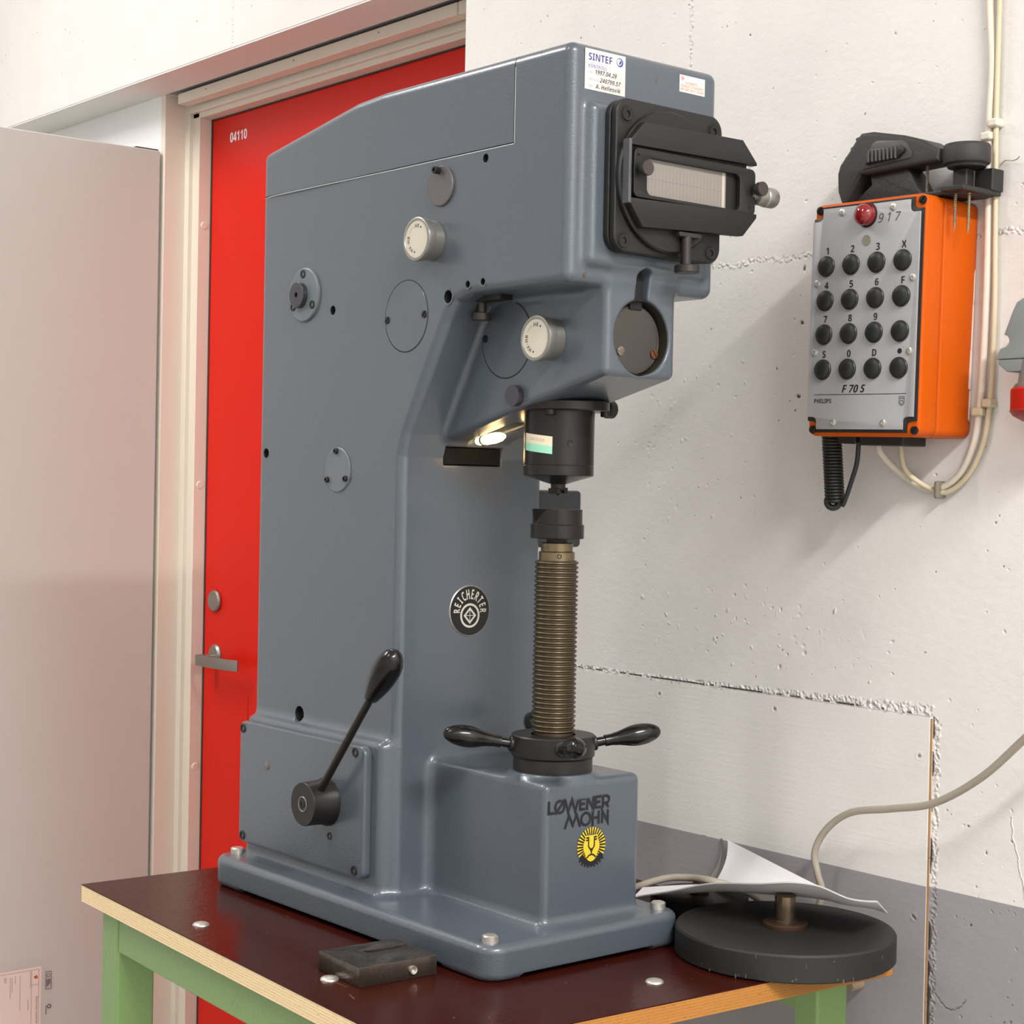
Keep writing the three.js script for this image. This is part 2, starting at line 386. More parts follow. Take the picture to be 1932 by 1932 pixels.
const sdBox = (x, y, z, b, r) => {
  const qx = Math.abs(x - (b[0] + b[1]) / 2) - (b[1] - b[0]) / 2 + r, qy = Math.abs(y - (b[2] + b[3]) / 2) - (b[3] - b[2]) / 2 + r, qz = Math.abs(z - (b[4] + b[5]) / 2) - (b[5] - b[4]) / 2 + r;
  return Math.hypot(Math.max(qx, 0), Math.max(qy, 0), Math.max(qz, 0)) + Math.min(Math.max(qx, qy, qz), 0) - r;
};
const prof1 = sdPoly(inset([[-2.262, .82], [-1.896, .82], [-1.896, 1.440], [-1.886, 1.470], [-1.804, 1.615], [-1.784, 1.640], [-1.756, 1.648], [-1.565, 1.648], [-1.565, 1.938], [-1.955, 1.938], [-2.02, 1.934], [-2.262, 1.894]], 0.013));
const prof2 = sdPoly(inset([[-1.93, 1.4525], [-1.565, 1.5415], [-1.565, 1.68], [-1.93, 1.68]], 0.010));
const padHoles = [ // [x, y, r, depth] holes in the left face
  [-1.726, 1.817, .0055], [-1.758, 1.660, .0045], [-1.727, 1.661, .0045], [-1.799, 1.647, .0085], [-2.067, 1.647, .0065], [-2.239, 1.445, .0072], [-2.135, 1.066, .0115]];
function bodySDF(x, y, z) {
  let d = ext(prof1(x, y), Math.abs(z + 1.5015), 0.1265, 0.013);
  if (y > 1.38 && y < 1.75) { const l = ext(prof2(x, y), Math.abs(z + 1.5), 0.061, 0.010); d = smin(d, l, 0.010); }
  if (y < 1.12) {
    // base plate
    const qx = Math.abs(x + 1.948) - 0.332 + 0.03, qz = Math.abs(z + 1.483) - 0.167 + 0.03;
    const d2 = Math.hypot(Math.max(qx, 0), Math.max(qz, 0)) + Math.min(Math.max(qx, qz), 0) - 0.03 + 0.010;
    let b = ext(d2, Math.abs(y - 0.8225), 0.0225, 0.010);
    const g = Math.min(Math.max(Math.abs(x + 1.955) - 0.245, Math.abs(z + 1.483) - 0.4), Math.max(Math.abs(x + 1.948) - 0.5, Math.abs(z + 1.4825) - 0.1125));
    b = Math.max(b, -smax(g, y - 0.8065, 0.004));
    const ped = sdBox(x, y, z, [-1.95, -1.656, .815, 1.0265, -1.603, -1.435], 0.010);
    d = smin(d, ped, 0.02);
    const rx = Math.hypot(x + 1.717, z + 1.5);
    d = smin(d, Math.max(rx - 0.0565, Math.abs(y - 1.02) - 0.011), 0.012);
    const gb = sdBox(x, y, z, [-2.252, -1.905, .815, 1.053, -1.45, -1.3575], 0.009);
    d = smin(d, gb, 0.016);
    d = smin(d, b, 0.014);
  }
  if (y > 1.6 && x > -1.7) {
    const pad = sdBox(x, y, z, [-1.62, -1.553, 1.671, 1.866, -1.604, -1.400], 0.009);
    d = smin(d, pad, 0.012);
  }
  if (x > -1.66 && y > 1.5) {          // bore and slot in the front
    const r = Math.hypot(y - 1.590, z + 1.501);
    d = smax(d, -Math.max(r - 0.0465, -1.602 - x), 0.004);
    const sl = Math.max(Math.abs(z + 1.499) - 0.0105, 1.59 - y, y - 1.664);
    const sr = Math.hypot(z + 1.499, y - 1.664) - 0.0105;
    d = smax(d, -Math.max(Math.min(sl, sr), -1.640 - x), 0.003);
  }
  if (z > -1.40) for (const h of padHoles) {
    const r = Math.hypot(x - h[0], y - h[1]);
    if (r < 0.03) d = smax(d, -Math.max(r - h[2], -1.391 - z), 0.0016);
  }
  if (y > 1.39 && y < 1.52 && x < -1.78 && x > -1.93) {   // lamp cavity under the slanted head
    d = smax(d, -Math.max(Math.abs(x + 1.84) - 0.052, Math.abs(z + 1.497) - 0.0135, Math.abs(y - 1.46) - 0.055), 0.004);
    d = smax(d, -Math.max(Math.abs(x + 1.90) - 0.02, Math.abs(z + 1.498) - 0.050, Math.abs(y - 1.4425) - 0.0125), 0.003);
  }
  return d;
}
// naive surface nets in a narrow band, vertices pulled onto the surface; region(x,y,z) splits the hull at given planes
function surfaceNets(f, lo, h, n, cls, clamp) {
  const [nx, ny, nz] = n, sx = nx + 1, sy = ny + 1, id = (i, j, k) => i + sx * (j + sy * k);
  const val = new Float32Array(sx * sy * (nz + 1)).fill(9);
  const B = 8, half = B * h * Math.sqrt(3) / 2 * 1.02 + h;
  const blocks = [];
  for (let k = 0; k < nz; k += B) for (let j = 0; j < ny; j += B) for (let i = 0; i < nx; i += B) {
    const c = f(lo[0] + (i + B / 2) * h, lo[1] + (j + B / 2) * h, lo[2] + (k + B / 2) * h);
    if (Math.abs(c) > half + 0.012) continue;
    blocks.push([i, j, k]);
    for (let c2 = k; c2 <= Math.min(nz, k + B); c2++) for (let b = j; b <= Math.min(ny, j + B); b++) for (let a = i; a <= Math.min(nx, i + B); a++) {
      const q = id(a, b, c2); if (val[q] === 9) val[q] = f(lo[0] + a * h, lo[1] + b * h, lo[2] + c2 * h);
    }
  }
  const vid = new Map(), groups = {};
  const grad = (x, y, z, e, o) => {
    o[0] = f(x + e, y, z) - f(x - e, y, z); o[1] = f(x, y + e, z) - f(x, y - e, z); o[2] = f(x, y, z + e) - f(x, y, z - e);
    const l = Math.hypot(o[0], o[1], o[2]) || 1; o[0] /= l; o[1] /= l; o[2] /= l; return l / (2 * e);
  };
  const g3 = [0, 0, 0], P = [], N = [], C = [];
  const off = [[0, 0, 0], [1, 0, 0], [0, 1, 0], [1, 1, 0], [0, 0, 1], [1, 0, 1], [0, 1, 1], [1, 1, 1]];
  const ed = [[0, 1], [2, 3], [4, 5], [6, 7], [0, 2], [1, 3], [4, 6], [5, 7], [0, 4], [1, 5], [2, 6], [3, 7]];
  const cells = [];
  for (const [bi, bj, bk] of blocks) for (let k = bk; k < Math.min(nz, bk + B); k++) for (let j = bj; j < Math.min(ny, bj + B); j++) for (let i = bi; i < Math.min(nx, bi + B); i++) {
    const v = off.map(o => val[id(i + o[0], j + o[1], k + o[2])]);
    let m = 0; for (let q = 0; q < 8; q++) if (v[q] < 0) m++;
    if (m === 0 || m === 8) continue;
    let x = 0, y = 0, z = 0, c = 0;
    for (const [a, b] of ed) if ((v[a] < 0) !== (v[b] < 0)) {
      const t = v[a] / (v[a] - v[b]); c++;
      x += off[a][0] + (off[b][0] - off[a][0]) * t; y += off[a][1] + (off[b][1] - off[a][1]) * t; z += off[a][2] + (off[b][2] - off[a][2]) * t;
    }
    x = lo[0] + (i + x / c) * h; y = lo[1] + (j + y / c) * h; z = lo[2] + (k + z / c) * h;
    const x0 = x, y0 = y, z0 = z;
    for (let it = 0; it < 3; it++) {
      const d = f(x, y, z); grad(x, y, z, 0.0005, g3);
      const s = Math.max(-h * .6, Math.min(h * .6, d)); x -= g3[0] * s; y -= g3[1] * s; z -= g3[2] * s;
    }
    const mv = Math.hypot(x - x0, y - y0, z - z0); if (mv > h) { x = x0; y = y0; z = z0; }
    const kl = cls ? cls(lo[0] + (i + .5) * h, lo[1] + (j + .5) * h, lo[2] + (k + .5) * h) : 0;
    const p = [x, y, z]; if (clamp) clamp(p, kl, lo[0] + (i + .5) * h, lo[1] + (j + .5) * h, h);
    grad(p[0], p[1], p[2], 0.0009, g3);
    vid.set(id(i, j, k), P.length / 3); P.push(...p); N.push(g3[0], g3[1], g3[2]); C.push(kl); cells.push([i, j, k]);
  }
  const quads = {};
  const emit = (a, b, c, d, flip) => {
    if (a === undefined || b === undefined || c === undefined || d === undefined) return;
    const k = C[a]; if (C[b] !== k || C[c] !== k || C[d] !== k) return;
    (quads[k] ??= []).push(flip ? [a, d, c, b] : [a, b, c, d]);
  };
  for (const [i, j, k] of cells) {
    const v0 = val[id(i, j, k)] < 0;
    if (j > 0 && k > 0 && v0 !== (val[id(i + 1, j, k)] < 0)) emit(vid.get(id(i, j, k)), vid.get(id(i, j - 1, k)), vid.get(id(i, j - 1, k - 1)), vid.get(id(i, j, k - 1)), v0);
    if (i > 0 && k > 0 && v0 !== (val[id(i, j + 1, k)] < 0)) emit(vid.get(id(i, j, k)), vid.get(id(i, j, k - 1)), vid.get(id(i - 1, j, k - 1)), vid.get(id(i - 1, j, k)), v0);
    if (i > 0 && j > 0 && v0 !== (val[id(i, j, k + 1)] < 0)) emit(vid.get(id(i, j, k)), vid.get(id(i - 1, j, k)), vid.get(id(i - 1, j - 1, k)), vid.get(id(i, j - 1, k)), v0);
  }
  const out = {};
  for (const kl of Object.keys(quads)) {
    const map = new Map(), pos = [], nor = [], uv = [], idx = [];
    const get = (v, ax) => {
      const key = v * 3 + ax; let r = map.get(key); if (r !== undefined) return r;
      r = pos.length / 3; map.set(key, r);
      const x = P[v * 3], y = P[v * 3 + 1], z = P[v * 3 + 2]; pos.push(x, y, z); nor.push(N[v * 3], N[v * 3 + 1], N[v * 3 + 2]);
      ax === 0 ? uv.push(z, y) : ax === 1 ? uv.push(x, z) : uv.push(x, y); return r;
    };
    for (const q of quads[kl]) {
      let ax = 0, best = -1;
      for (let a = 0; a < 3; a++) { const s = Math.abs(N[q[0] * 3 + a] + N[q[1] * 3 + a] + N[q[2] * 3 + a] + N[q[3] * 3 + a]); if (s > best) { best = s; ax = a; } }
      const [a, b, c, d] = q.map(v => get(v, ax));
      idx.push(a, c, b, a, d, c);
    }
    const g = new THREE.BufferGeometry();
    g.setAttribute('position', new THREE.Float32BufferAttribute(pos, 3)); g.setAttribute('normal', new THREE.Float32BufferAttribute(nor, 3)); g.setAttribute('uv', new THREE.Float32BufferAttribute(uv, 2));
    g.setIndex(idx); out[kl] = g;
  }
  return out;
}
const HB = [-1.95, 0.80, -1.485];
const T = thing('hardness_tester', 'tall blue-grey cast iron hardness testing machine standing on the bench', 'machine', HB);
const CS = 0.0025, CY = 1.8285, CX = -1.6705;          // cover seam planes
{
  const lo = [CX - CS * 247, CY - CS * 414, -1.672];
  const res = surfaceNets(bodySDF, lo, CS, [300, 464, 148],
    (x, y) => (x < CX && y > CY) ? 1 : 0,
    (p, k, cx, cy, h) => {
      const gp = 0.0008;
      if (k === 1) { if (cy - CY < h) p[1] = CY + gp; if (CX - cx < h) p[0] = CX - gp * .8; }
      else { if (cx < CX && CY - cy < h && CY - cy > 0) p[1] = CY - gp; if (cy > CY && cx - CX < h && cx - CX > 0) p[0] = CX + gp * .8; }
    });
  part(T, 'body', res[0], M.paint);
  part(T, 'top_cover', res[1], M.paint, 'sloping grey cover on top of the machine');
  part(T, 'inner_frame', prism(inset([[-2.262, 1.70], [-1.60, 1.70], [-1.60, 1.938], [-1.955, 1.938], [-2.02, 1.934], [-2.262, 1.894]], 0.006), 'xy', -1.622, -1.381, 0), M.liner);
  // pale beads along the seam, its edge highlight put into their colour
  part(T, 'seam_highlight', [tube([[-2.2605, CY - .0012, -1.388], [-2.2575, CY - .0012, -1.3785], [-2.249, CY - .0012, -1.3755], [-1.9, CY - .0012, -1.3755], [CX + .001, CY - .0012, -1.3755]], .0009, 60, 8), tube([[CX + .0012, CY, -1.3755], [CX + .0012, 1.922, -1.3755]], .0009, 20, 8)], M.seamHighlight);
}
// ---------------------------------------------------------------- parts of the machine
const socketProf = (r, h, ri = r * .5) => [[0, h * .35], [ri * .98, h * .35], [ri, h - .0003], [r - .0005, h], [r, h - .0006], [r, 0], [0, 0]].reverse();
const recess = (r, d) => [[r * .6, 0], [r, .0003], [r * .97, -.001], [r * .95, -d], [0, -d]].reverse();
function slotScrew(r, h) {       // flat head with a slot, axis +z
  const a = new THREE.Shape(), w = r * .16; a.absarc(0, 0, r, Math.asin(w / r), Math.PI - Math.asin(w / r)); a.closePath();
  const b = new THREE.Shape(); b.absarc(0, 0, r, Math.PI + Math.asin(w / r), 2 * Math.PI - Math.asin(w / r)); b.closePath();
  return merge([prism(a, 'xy', 0, h, r * .08), prism(b, 'xy', 0, h, r * .08), prism(drumShape(r * .98), 'xy', 0, h * .45, 0)]);
}
function drumShape(r) { const s = new THREE.Shape(); s.absarc(0, 0, r, 0, 2 * Math.PI); return s; }
const socketZ = (r, h) => lathe(socketProf(r, h), [0, 0, 0], 'z', 20);
const socketX = (r, h) => lathe(socketProf(r, h), [0, 0, 0], 'x', 20);

// hole bushes in the left face
for (const h of padHoles) {
  const c = part(T, 'screw_hole', lathe([[h[2] - .0002, -.0003], [h[2] - .0006, -.0125], [0, -.0125]].reverse(), [h[0], h[1], -1.3750], 'z', 28), M.dark);
  part(c, 'rim', lathe([[h[2] + .0026, -.0004], [h[2] + .0024, .0001], [h[2] + .0004, .0001], [h[2] - .0002, -.0005], [h[2] - .0002, -.004]].reverse(), [h[0], h[1], -1.3750], 'z', 36), M.paint);
}
const scr3 = socketZ(.0034, .004);
for (const i of [1, 2, 6]) partAt(T, 'grub_screw', scr3, M.darkScrew, [padHoles[i][0], padHoles[i][1], -1.389 + .004]);

// gear cover with its four screws
const gc = part(T, 'side_cover', prism(rrect(-2.250, -1.925, .866, 1.046, .012), 'xy', -1.3585, -1.345, .003, [], 3), M.paint, 'flat grey cover plate screwed to the lower side');
const gcScrew = socketZ(.0068, .0035), gcRing = lathe([[.0072, 0], [.0088, 0], [.0088, .0006], [.0072, .0006]], [0, 0, 0], 'z', 24);
for (const p of [[-2.241, 1.035], [-1.947, 1.037], [-2.238, .876], [-1.945, .876]]) {
  partAt(gc, 'screw', gcScrew, M.darkScrew, [p[0], p[1], -1.3470]);
}
part(gc, 'plug', lathe([[0, 0], [.0058, 0], [.0058, .0008], [.005, .0012], [0, .0012]], [-2.172, .988, -1.3452], 'z', 20), M.steel);
part(gc, 'screw', lathe(socketProf(.0055, .003), [-2.006, .913, -1.3470], 'z', 20), M.darkScrew);

// load lever
const lv = part(T, 'load_lever', lathe([[0, 0], [.0335, 0], [.0335, .004], [.0305, .012], [.0300, .040], [.0292, .0412], [0, .0412]], [-2.014, .960, -1.346], 'z', 48, .4), M.hub, 'black lever on a round hub');
part(lv, 'hub_ring', lathe([[.0085, 0], [.0092, .0005], [.0105, .0006], [.0112, 0]], [-2.014, .960, -1.3046], 'z', 30), M.steel);
part(lv, 'hub_centre', lathe(socketProf(.0045, .001), [-2.014, .960, -1.305], 'z', 20), M.darkScrew);
const lr0 = [-1.996, .981, -1.322], lr1 = [-1.818, 1.185, -1.316], ldir = V3(...lr1).sub(V3(...lr0)), llen = ldir.length();
part(lv, 'rod', latheDir([[0, 0], [.0057, 0], [.0052, llen * .7], [0, llen * .7]], lr0, lr1, 20), std(0x2b2723, .35, .5));
{
  const L = 0.088, pr = []; const a0 = llen - L + 0.002;
  for (let i = 0; i <= 30; i++) {
    const t = i / 30;
    let r = 0.0108 + 0.0088 * Math.pow(Math.sin(Math.PI * Math.min(1, t * 0.9 + .02)), 1.1);
    if (t > .62) { const q = (t - .62) / .38; r = 0.0192 * Math.sqrt(Math.max(0, 1 - q * q)); }
    else { const q = t / .62; r = 0.0100 + 0.0092 * Math.sin(q * Math.PI / 2); }
    pr.push([Math.max(r, 0.00005), a0 + L * t]);
  }
  part(lv, 'grip', latheDir([[0, a0], [.0085, a0], [.0098, a0 + .0006], ...pr.slice(1)], lr0, lr1, 36, .9), M.bakelite);
}
// round covers and plugs on the left face
function flush(name, x, y, z, r, ry, mat, par = T) {    // thin disc let into the paint with a groove round it
  const p = part(par, name, lathe([[0, 0], [r - .0004, 0], [r, .0001], [r, .0006], [r - .0006, .0011], [0, .0011]], [x, y, z - .0004], 'z', 72), M.paint);
  part(p, 'groove', lathe([[r, 0], [r + .0012, 0], [r + .0012, .0003], [r, .0003]], [x, y, z - .00005], 'z', 72), M.dark);
  return p;
}
const slotA = slotScrew(.0052, .0018);
const c1 = flush('round_cover', -1.8895, 1.6275, -1.375, .0475, 0);
for (const [x, y] of [[-1.932, 1.6245], [-1.8485, 1.6275]]) { const s = partAt(c1, 'screw', slotA, M.darkScrew, [x, y, -1.3748]); s.rotation.z = .7; }
const c2 = flush('round_cover', -1.7545, 1.5935, -1.439, .0500, 0);
for (const [x, y] of [[-1.798, 1.5965]]) { const s = partAt(c2, 'screw', slotA, M.darkScrew, [x, y, -1.4388]); s.rotation.z = .4; }
// bearing plug
const pg = part(T, 'bearing_cap', lathe([[0, 0], [.0390, 0], [.0390, .0035], [.0375, .0048], [0, .0048]], [-2.139, 1.674, -1.3754], 'z', 64), M.capPaint, 'round grey cap with a steel boss');
part(pg, 'boss', lathe([[0, 0], [.0185, 0], [.0185, .0075], [.0178, .0082], [.004, .0082], [.0038, .004], [0, .004]], [-2.1445, 1.6735, -1.3706], 'z', 44), M.plugSteel);
const s4 = socketZ(.0062, .0028);
for (const a of [90, 212, -32]) partAt(pg, 'screw', s4, M.darkScrew, [-2.139 + .0300 * Math.cos(a * Math.PI / 180), 1.674 + .0300 * Math.sin(a * Math.PI / 180), -1.3722]);
partAt(pg, 'screw', socketZ(.0045, .002), M.darkScrew, [-2.1445, 1.6735, -1.3672]);
const cp = part(T, 'inspection_cap', lathe([[0, 0], [.0315, 0], [.0315, .0018], [.0305, .0026], [0, .0026]], [-2.046, 1.421, -1.3754], 'z', 56), M.capPaint);
const s5 = lathe([[0, 0], [.0042, 0], [.0042, .003], [.0034, .0042], [.0018, .0042], [.0016, .002], [0, .002]], [0, 0, 0], 'z', 18);
for (const a of [92, 212, -28]) partAt(cp, 'screw', s5, M.darkScrew, [-2.046 + .0265 * Math.cos(a * Math.PI / 180), 1.421 + .0265 * Math.sin(a * Math.PI / 180), -1.3728]);
const sw = part(T, 'swivel_disc', lathe([[0, 0], [.0265, 0], [.0265, .0030], [.0255, .0042], [0, .0042]], [-1.8155, 1.7925, -1.3754], 'z', 48), std(0x6d6a6a, .42, .7), 'oval-looking steel shutter disc');
part(sw, 'screw', lathe(socketProf(.0048, .009), [-1.8185, 1.8125, -1.3715], 'z', 20), M.darkScrew);
// two selector knobs
function knobTex() {
  return canvasTex(512, 512, (x, w, h) => {
    x.fillStyle = '#c9c3b2'; x.fillRect(0, 0, w, h); x.translate(w / 2, h / 2);
    x.fillStyle = x.strokeStyle = '#1a1a1a'; x.lineWidth = 5; x.textAlign = 'center'; x.textBaseline = 'middle'; x.font = 'bold 74px sans-serif';
    const put = (s, deg) => { x.save(); const a = deg * Math.PI / 180; x.rotate(a); x.translate(0, -182); x.fillText(s, 0, 0); x.restore(); };
    put('H', -6); put('R', 11); put('H', -98); put('B', -81); put('-', -114); put('H', -146); put('V', -129);
    x.beginPath(); x.arc(0, 0, 182, (-90 - 62) * Math.PI / 180, (-90 - 22) * Math.PI / 180); x.stroke();
    for (const d of [32, -168]) { x.beginPath(); const a = (d - 90) * Math.PI / 180; x.arc(Math.cos(a) * 182, Math.sin(a) * 182, 15, 0, 7); x.fillStyle = '#3a2a1c'; x.fill(); }
  });
}
const knobFace = std(0xffffff, .45, .15, { map: knobTex() });
function knob(x, y, z, zf, lab) {
  const h = zf - z;
  const k = part(T, 'selector_knob', lathe([[0, 0], [.0255, 0], [.0255, .0015], [.0262, .002], [.0262, h * .5], [.0278, h * .5 + .0015], [.0290, h - .003], [.0285, h - .0006], [.0272, h], [.0248, h], [.0243, h - .0012], [0, h - .0012]], [x, y, z], 'z', 64, .45), M.alu, lab);
  part(k, 'dial_face', new THREE.CircleGeometry(.0243, 48).translate(x, y, zf - .0009), knobFace);
  return k;
}
knob(-1.8335, 1.7225, -1.375, -1.347, 'aluminium knob with a cream printed face');
knob(-1.6640, 1.5885, -1.440, -1.410, 'aluminium knob with a cream printed face');
// small cap near the lower edge of the nose and stop screw
part(T, 'end_button', lathe([[0, 0], [.0138, 0], [.0142, .006], [.0138, .0095], [.004, .010], [0, .0098]], [-1.7315, 1.5195, -1.4395], 'z', 36), std(0x57535a, .38, .75));
part(T, 'stop_screw', [lathe([[0, 0], [.0120, 0], [.0126, .0008], [.0126, .0088], [.012, .0096], [0, .0096]], [-1.782, 1.6185, -1.418], 'y', 32), lathe([[0, 0], [.0060, 0], [.0060, .024], [0, .024]], [-1.782, 1.627, -1.418], 'y', 20)], std(0x4a4440, .4, .6));
part(T, 'stop_bar', box(-1.776, -1.725, 1.641, 1.650, -1.424, -1.402, .0015), M.blackMetal);

// indenter housing
const AX = -1.717, AZ = -1.5, AXIS = [AX, 0, AZ];
const ih = part(T, 'indenter_housing', lathe([[0, 1.3945], [.0062, 1.3945], [.0070, 1.397], [.0095, 1.400], [.0098, 1.4062], [.0455, 1.4172], [.0462, 1.4180], [.0462, 1.4300], [.0458, 1.4305], [.0458, 1.4310], [.0462, 1.4315], [.0462, 1.5020], [0, 1.5020]], AXIS, 'y', 72, .35), M.blackSteel, 'black turned steel housing of the indenter');
part(ih, 'flange', lathe([[0, 1.5015], [.0585, 1.5015], [.060, 1.503], [.060, 1.5130], [.0590, 1.5145], [0, 1.5145]], [AX + .004, 0, AZ - .004], 'y', 72), M.blackSteel);
for (const a of [-40, 60, 150]) part(ih, 'flange_screw', lathe(drum(.0062, .0075, .0008), [AX + .004 + .0545 * Math.cos(a * Math.PI / 180), 1.4948, AZ - .004 + .0545 * Math.sin(a * Math.PI / 180)], 'y', 20), M.darkScrew);
part(ih, 'lock_knob', [lathe(drum(.012, .014, .002), [AX + .006, 1.5075, AZ - .090], 'z', 28), lathe(drum(.006, .03, .001), [AX + .006, 1.5075, AZ - .080], 'z', 20)], M.blackMetal);
part(ih, 'set_screw', latheDir(socketProf(.0042, .0012), [AX + .0457 * .92, 1.4590, AZ + .0457 * .392], [AX + .0557 * .92, 1.4590, AZ + .0557 * .392], 18), M.darkScrew);
part(ih, 'indenter_tip', [lathe([[0, 1.3915], [.0008, 1.3915], [.0042, 1.3945], [.0042, 1.400], [0, 1.400]], AXIS, 'y', 20), box(AX - .009, AX + .009, 1.3942, 1.402, AZ - .0095, AZ - .003, .0006), box(AX - .009, AX + .009, 1.3935, 1.401, AZ + .003, AZ + .0095, .0006)], M.darkScrew);
{
  const g = new THREE.CylinderGeometry(.0465, .0465, .0225, 24, 1, true, 0.849 - 1.18, 1.0);
  const p = g.attributes.position; for (let i = 0; i < p.count; i++) { const t = Math.atan2(p.getX(i), p.getZ(i)); p.setY(i, p.getY(i) - (t - 0.17) * .0052); }
  g.translate(AX, 1.4585, AZ);
  part(ih, 'tape_label', g, std(0xffffff, .6, 0, { side: THREE.DoubleSide, map: canvasTex(512, 256, (x, w, h) => {
    x.fillStyle = '#d9cdb2'; x.fillRect(0, 0, w, h); x.fillStyle = '#8fcfb2'; x.fillRect(0, h * .55, w, h * .45);
    x.fillStyle = '#8a8374'; x.font = 'italic 62px serif'; x.fillText('10419268', 110, 92);
  }) }), 'cream and green strip of tape with handwriting');
}
// lamp under the nose: bulb in its cavity, glass glowing
{
  const bulb = part(T, 'lamp_bulb', latheDir([[0, 0], [.0045, .001], [.0060, .006], [.0060, .012], [.0050, .0135], [.0060, .015], [.0072, .022], [.0076, .040], [.0062, .052], [.0030, .060], [0, .061]], [-1.886, 1.4635, -1.497], [-1.800, 1.4735, -1.497], 28, 1.2), std(0xffffff, .4, 0, { emissive: 0xffdca0, emissiveIntensity: 2.6 }), 'glowing filament bulb');
  part(bulb, 'socket_ring', latheDir([[.0050, .0118], [.0066, .0122], [.0066, .0152], [.0050, .0156]], [-1.886, 1.4635, -1.497], [-1.800, 1.4735, -1.497], 28), M.steel);
  const pl = new THREE.PointLight(0xffc880, .0022, 1.2, 2); pl.position.set(-1.842 - HB[0], 1.446 - HB[1], -1.4975 - HB[2]); pl.castShadow = true; pl.shadow.radius = .5; T.add(pl);
  const pl2 = new THREE.PointLight(0xffc880, .0004, .3, 2); pl2.position.set(-1.782 - HB[0], 1.481 - HB[1], -1.497 - HB[2]); pl2.castShadow = true; pl2.shadow.radius = .2; T.add(pl2);
  part(T, 'lamp_slot', box(-1.914, -1.897, 1.4315, 1.4540, -1.5475, -1.4485, .0005), std(0x020202, .95));
}
// elevating spindle with its thread
{
  const n = 37, y0 = 1.081, y1 = 1.3065, p = (y1 - y0) / n, pr = [[0, 1.03], [.0262, 1.03], [.0262, y0]];
  for (let i = 0; i < n; i++) { const b = y0 + i * p; pr.push([.0262, b + p * .12], [.0283, b + p * .3], [.0289, b + p * .42], [.0289, b + p * .60], [.0283, b + p * .72], [.0262, b + p * .92]); }
  pr.push([.0262, y1], [0, y1]);
  const sp = part(T, 'spindle', lathe(pr, AXIS, 'y', 72, .75), M.thread, 'brassy steel screw spindle');
  part(sp, 'collar', lathe([[0, y1 - .001], [.0236, y1 - .001], [.0236, 1.3172], [.0226, 1.3180], [.0208, 1.3188], [.0212, 1.3288], [.0205, 1.3296], [0, 1.3296]], AXIS, 'y', 60, .5), std(0x7d6f58, .3, .92));
  part(sp, 'collar_hole', latheDir(recess(.0031, .003), [AX + .0238 * .84, 1.3123, AZ + .0238 * .543], [AX + .84, 1.3123, AZ + .543], 20), M.dark);
  part(sp, 'neck', lathe(drum(.0138, .012, .0005), [AX, 1.3265, AZ], 'y', 36), M.blackMetal);
}
// v-block anvil: ring and a block with a V groove
{
  const an = part(T, 'anvil', lathe([[0, 1.3352], [.0345, 1.3352], [.0352, 1.3362], [.0352, 1.3528], [.0344, 1.3538], [0, 1.3538]], AXIS, 'y', 64), M.blackSteel, 'black steel anvil with a V groove');
  const seg = 64, R = .0328, pos = [], top = 1.3735, vd = .0175, ax = [.8, -.6], bx = [.6, .8];
  const hgt = (u) => top - Math.max(0, vd - Math.abs(u) * .95);
  const g = new THREE.CylinderGeometry(R, R, top - 1.3535, seg, 1, true); g.translate(AX, (top + 1.3535) / 2, AZ);
  // side wall and top as a grid
  const N = 56, verts = [], id = [];
  const vAng = 0.849 - 1.03, ux = Math.cos(vAng), uz = -Math.sin(vAng);   // across the groove
  for (let i = 0; i <= seg; i++) { const a = i / seg * 2 * Math.PI; const sx = Math.sin(a), cz = Math.cos(a); const y = hgt(R * (sx * ux + cz * uz)); verts.push([AX + R * sx, 1.3535, AZ + R * cz], [AX + R * sx, y, AZ + R * cz]); }
  const tris = []; for (let i = 0; i < seg; i++) { const a = verts[2 * i], b = verts[2 * i + 1], c = verts[2 * i + 2], d = verts[2 * i + 3]; tris.push(a, c, b, b, c, d); }
  // top surface: strips across the groove
  const us = []; for (let i = 0; i <= N; i++) us.push(-R + 2 * R * i / N); us.push(0, vd / .95, -vd / .95); us.sort((a, b) => a - b);
  const along = [-uz, ux]; // direction of the groove
  for (let i = 0; i < us.length - 1; i++) {
    const a = us[i], b = us[i + 1], la = Math.sqrt(Math.max(0, R * R - a * a)), lb = Math.sqrt(Math.max(0, R * R - b * b));
    const P = (u, l) => [AX + ux * u + along[0] * l, hgt(u), AZ + uz * u + along[1] * l];
    const p0 = P(a, -la), p1 = P(b, -lb), p2 = P(b, lb), p3 = P(a, la); tris.push(p0, p1, p2, p0, p2, p3);
  }
  let q = new THREE.BufferGeometry(); q.setAttribute('position', new THREE.Float32BufferAttribute(tris.flat(), 3)); q = mergeVertices(q, 1e-6); q = crease(q, .4);
  const vmat = M.blackSteel.clone(); vmat.side = THREE.DoubleSide;
  part(an, 'v_block', boxUV(q), vmat);
}
